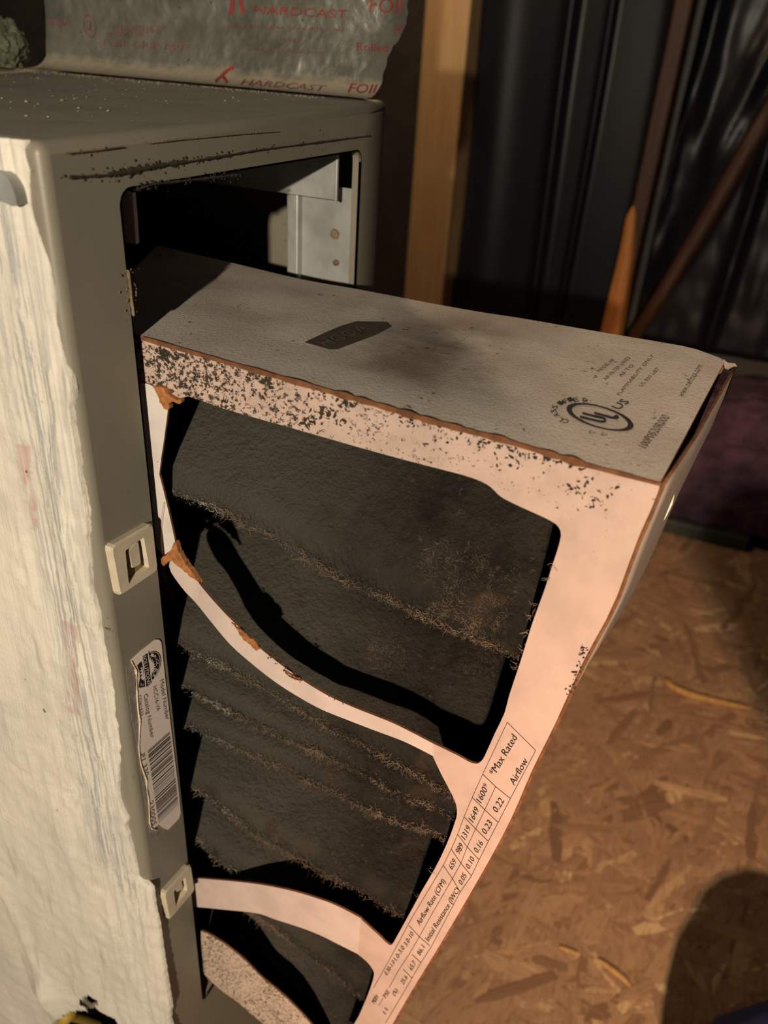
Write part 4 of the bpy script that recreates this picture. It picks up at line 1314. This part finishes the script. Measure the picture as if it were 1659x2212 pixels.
fp.line(spline([J(150, 590), J(200, 545), J(250, 500), J(285, 480)], 2), [4, 5, 6, 7, 8, 9, 9][:7]); fp.line([J(200, 545), J(235, 595)], 6)
fp.text('FOIL', J(1225, 640), (68, 3), (8, -20))
fq = Each(M['dullred'])
fq.text('technologies in adhesives', J(665, 195), (250, 10), (1, -9))
fq.text('foil-grip', J(705, 285), (58, 4), (1, -10)); fq.text('www.hardcast.com', J(665, 360), (160, 11), (1, -9))
fq.text('HARDCAST', J(640, 615), (178, 14), (10, -12))
fq.text('TRIP', J2(195, 205), (46, 0), (1, -14))
fq.ring(J2(475, 232), (14, 4), (2, 26), .18); fq.text('UL', J2(475, 235), (13, 2), (2, -22))
fq.text('181A-P/181B-FX', J2(920, 262), (112, 2), (1, -16)); fq.text('LISTED DUCT TAPE', J2(800, 310), (80, 2), (1, -8))
fq.text('FOIL-GRIP 1402', J2(985, 405), (185, 10), (1, -15))

# grey-green foam lump on the cabinet top at far left
bm = bmesh.new()
bmesh.ops.create_icosphere(bm, subdivisions=5, radius=1)
q = pix(8, 118, 0, 0.205)
for v in bm.verts:
    k = 1 + .22 * noise.noise(v.co * 3.2) + .12 * noise.noise(v.co * 9) + .06 * noise.noise(v.co * 22)
    v.co = Vector((q.x + v.co.x * .011 * k, q.y + v.co.y * .0125 * k, max(.0045, .0135 + v.co.z * .013 * k)))
tag(bm_obj('foam_lump', bm, M['foam'], None, True), 'rough grey green foam lump on the cabinet top at far left', 'foam')
# grit swept against the foot of the foil
GVv, GFf = [], []
rg = random.Random(5)
for i in range(650):
    y = rg.uniform(.03, .215)
    x = FOILX - .0165 - abs(rg.gauss(0, .0045)) if rg.random() < .75 else rg.uniform(.03, .2)
    if x > FOILX - .002: continue
    s = rg.uniform(.00015, .0006) * (1.5 if rg.random() < .06 else 1)
    z = top_z(x)
    b = len(GVv)
    for k in range(4):
        a = 1.57 * k + rg.uniform(0, 1)
        GVv.append((x + math.cos(a) * s * rg.uniform(.6, 1.4), y + math.sin(a) * s * rg.uniform(.6, 1.8), z + s * .1))
    GVv.append((x, y, z + s * 1.2))
    GFf += [(b, b + 1, b + 4), (b + 1, b + 2, b + 4), (b + 2, b + 3, b + 4), (b + 3, b, b + 4)]
M['grit'] = m_simple('grit', (0.27, 0.235, 0.18), 0.9, 0, .5, 60, 0)
tag(mesh_obj('dust_grit', GVv, GFf, M['grit']), 'pale grit and dust scattered on the cabinet top', 'dust', kind='stuff')

# ------------------------------------------------------------------ the photographer: kneeling, only a knee shows at the lower right corner
def person():
    J_ = {
        'pel': (-.62, -.50, -.40, .135), 'bel': (-.72, -.46, -.25, .130), 'che': (-.84, -.42, -.06, .135), 'nek': (-.93, -.38, .07, .055), 'hd1': (-.95, -.355, .15, .082), 'hd2': (-.955, -.35, .22, .080),
        'rhip': (-.56, -.60, -.44, .095), 'rth': (-.20, -.50, -.56, .085), 'rkn': (.280, -.352, -.632, .122), 'rk2': (.318, -.352, -.625, .104), 'rsh': (.06, -.50, -.68, .085), 'ran': (-.02, -.76, -.70, .042), 'rft': (-.05, -.85, -.72, .035),
        'lhip': (-.62, -.40, -.44, .095), 'lkn': (-.30, -.10, -.55, .064), 'lan': (-.42, -.12, -.70, .042), 'lft': (-.30, -.06, -.725, .034),
        'rsho': (-.83, -.58, -.02, .062), 'rel': (-.62, -.60, -.24, .045), 'rwr': (-.30, -.360, -.10, .040), 'rha': (-.235, -.30, -.06, .028),
        'lsho': (-.90, -.24, -.02, .062), 'lel': (-.86, -.02, -.25, .045), 'lwr': (-.66, .02, -.34, .032),
    }
    E_ = [('pel', 'bel'), ('bel', 'che'), ('che', 'nek'), ('nek', 'hd1'), ('hd1', 'hd2'), ('pel', 'rhip'), ('rhip', 'rth'), ('rth', 'rkn'), ('rkn', 'rk2'), ('rkn', 'rsh'), ('rsh', 'ran'), ('ran', 'rft'),
          ('pel', 'lhip'), ('lhip', 'lkn'), ('lkn', 'lan'), ('lan', 'lft'), ('che', 'rsho'), ('rsho', 'rel'), ('rel', 'rwr'), ('rwr', 'rha'), ('che', 'lsho'), ('lsho', 'lel'), ('lel', 'lwr')]
    ks = list(J_)
    me = bpy.data.meshes.new('person')
    me.from_pydata([J_[k][:3] for k in ks], [(ks.index(a), ks.index(b)) for a, b in E_], [])
    o = bpy.data.objects.new('person', me)
    COL.objects.link(o)
    md = o.modifiers.new('skin', 'SKIN'); md.use_smooth_shade = True
    for i, k in enumerate(ks):
        me.skin_vertices[0].data[i].radius = (J_[k][3], J_[k][3])
    me.skin_vertices[0].data[0].use_root = True
    o.modifiers.new('sub', 'SUBSURF').levels = 2
    dg = bpy.context.evaluated_depsgraph_get()
    m2 = bpy.data.meshes.new_from_object(o.evaluated_get(dg))
    o.modifiers.clear(); o.data = m2
    m2.materials.clear()
    for m in (M['jeans'], M['shirt'], M['skin']): m2.materials.append(m)
    for p in m2.polygons:
        c = p.center
        mi = 0
        if c.z > -.36: mi = 1
        if c.z > .04 and c.x < -.86 or (c.x > -.34 and c.z > -.2) : mi = 2
        p.material_index = mi
    return tag(o, 'person in blue jeans kneeling, one knee at the lower right corner', 'person')
person()
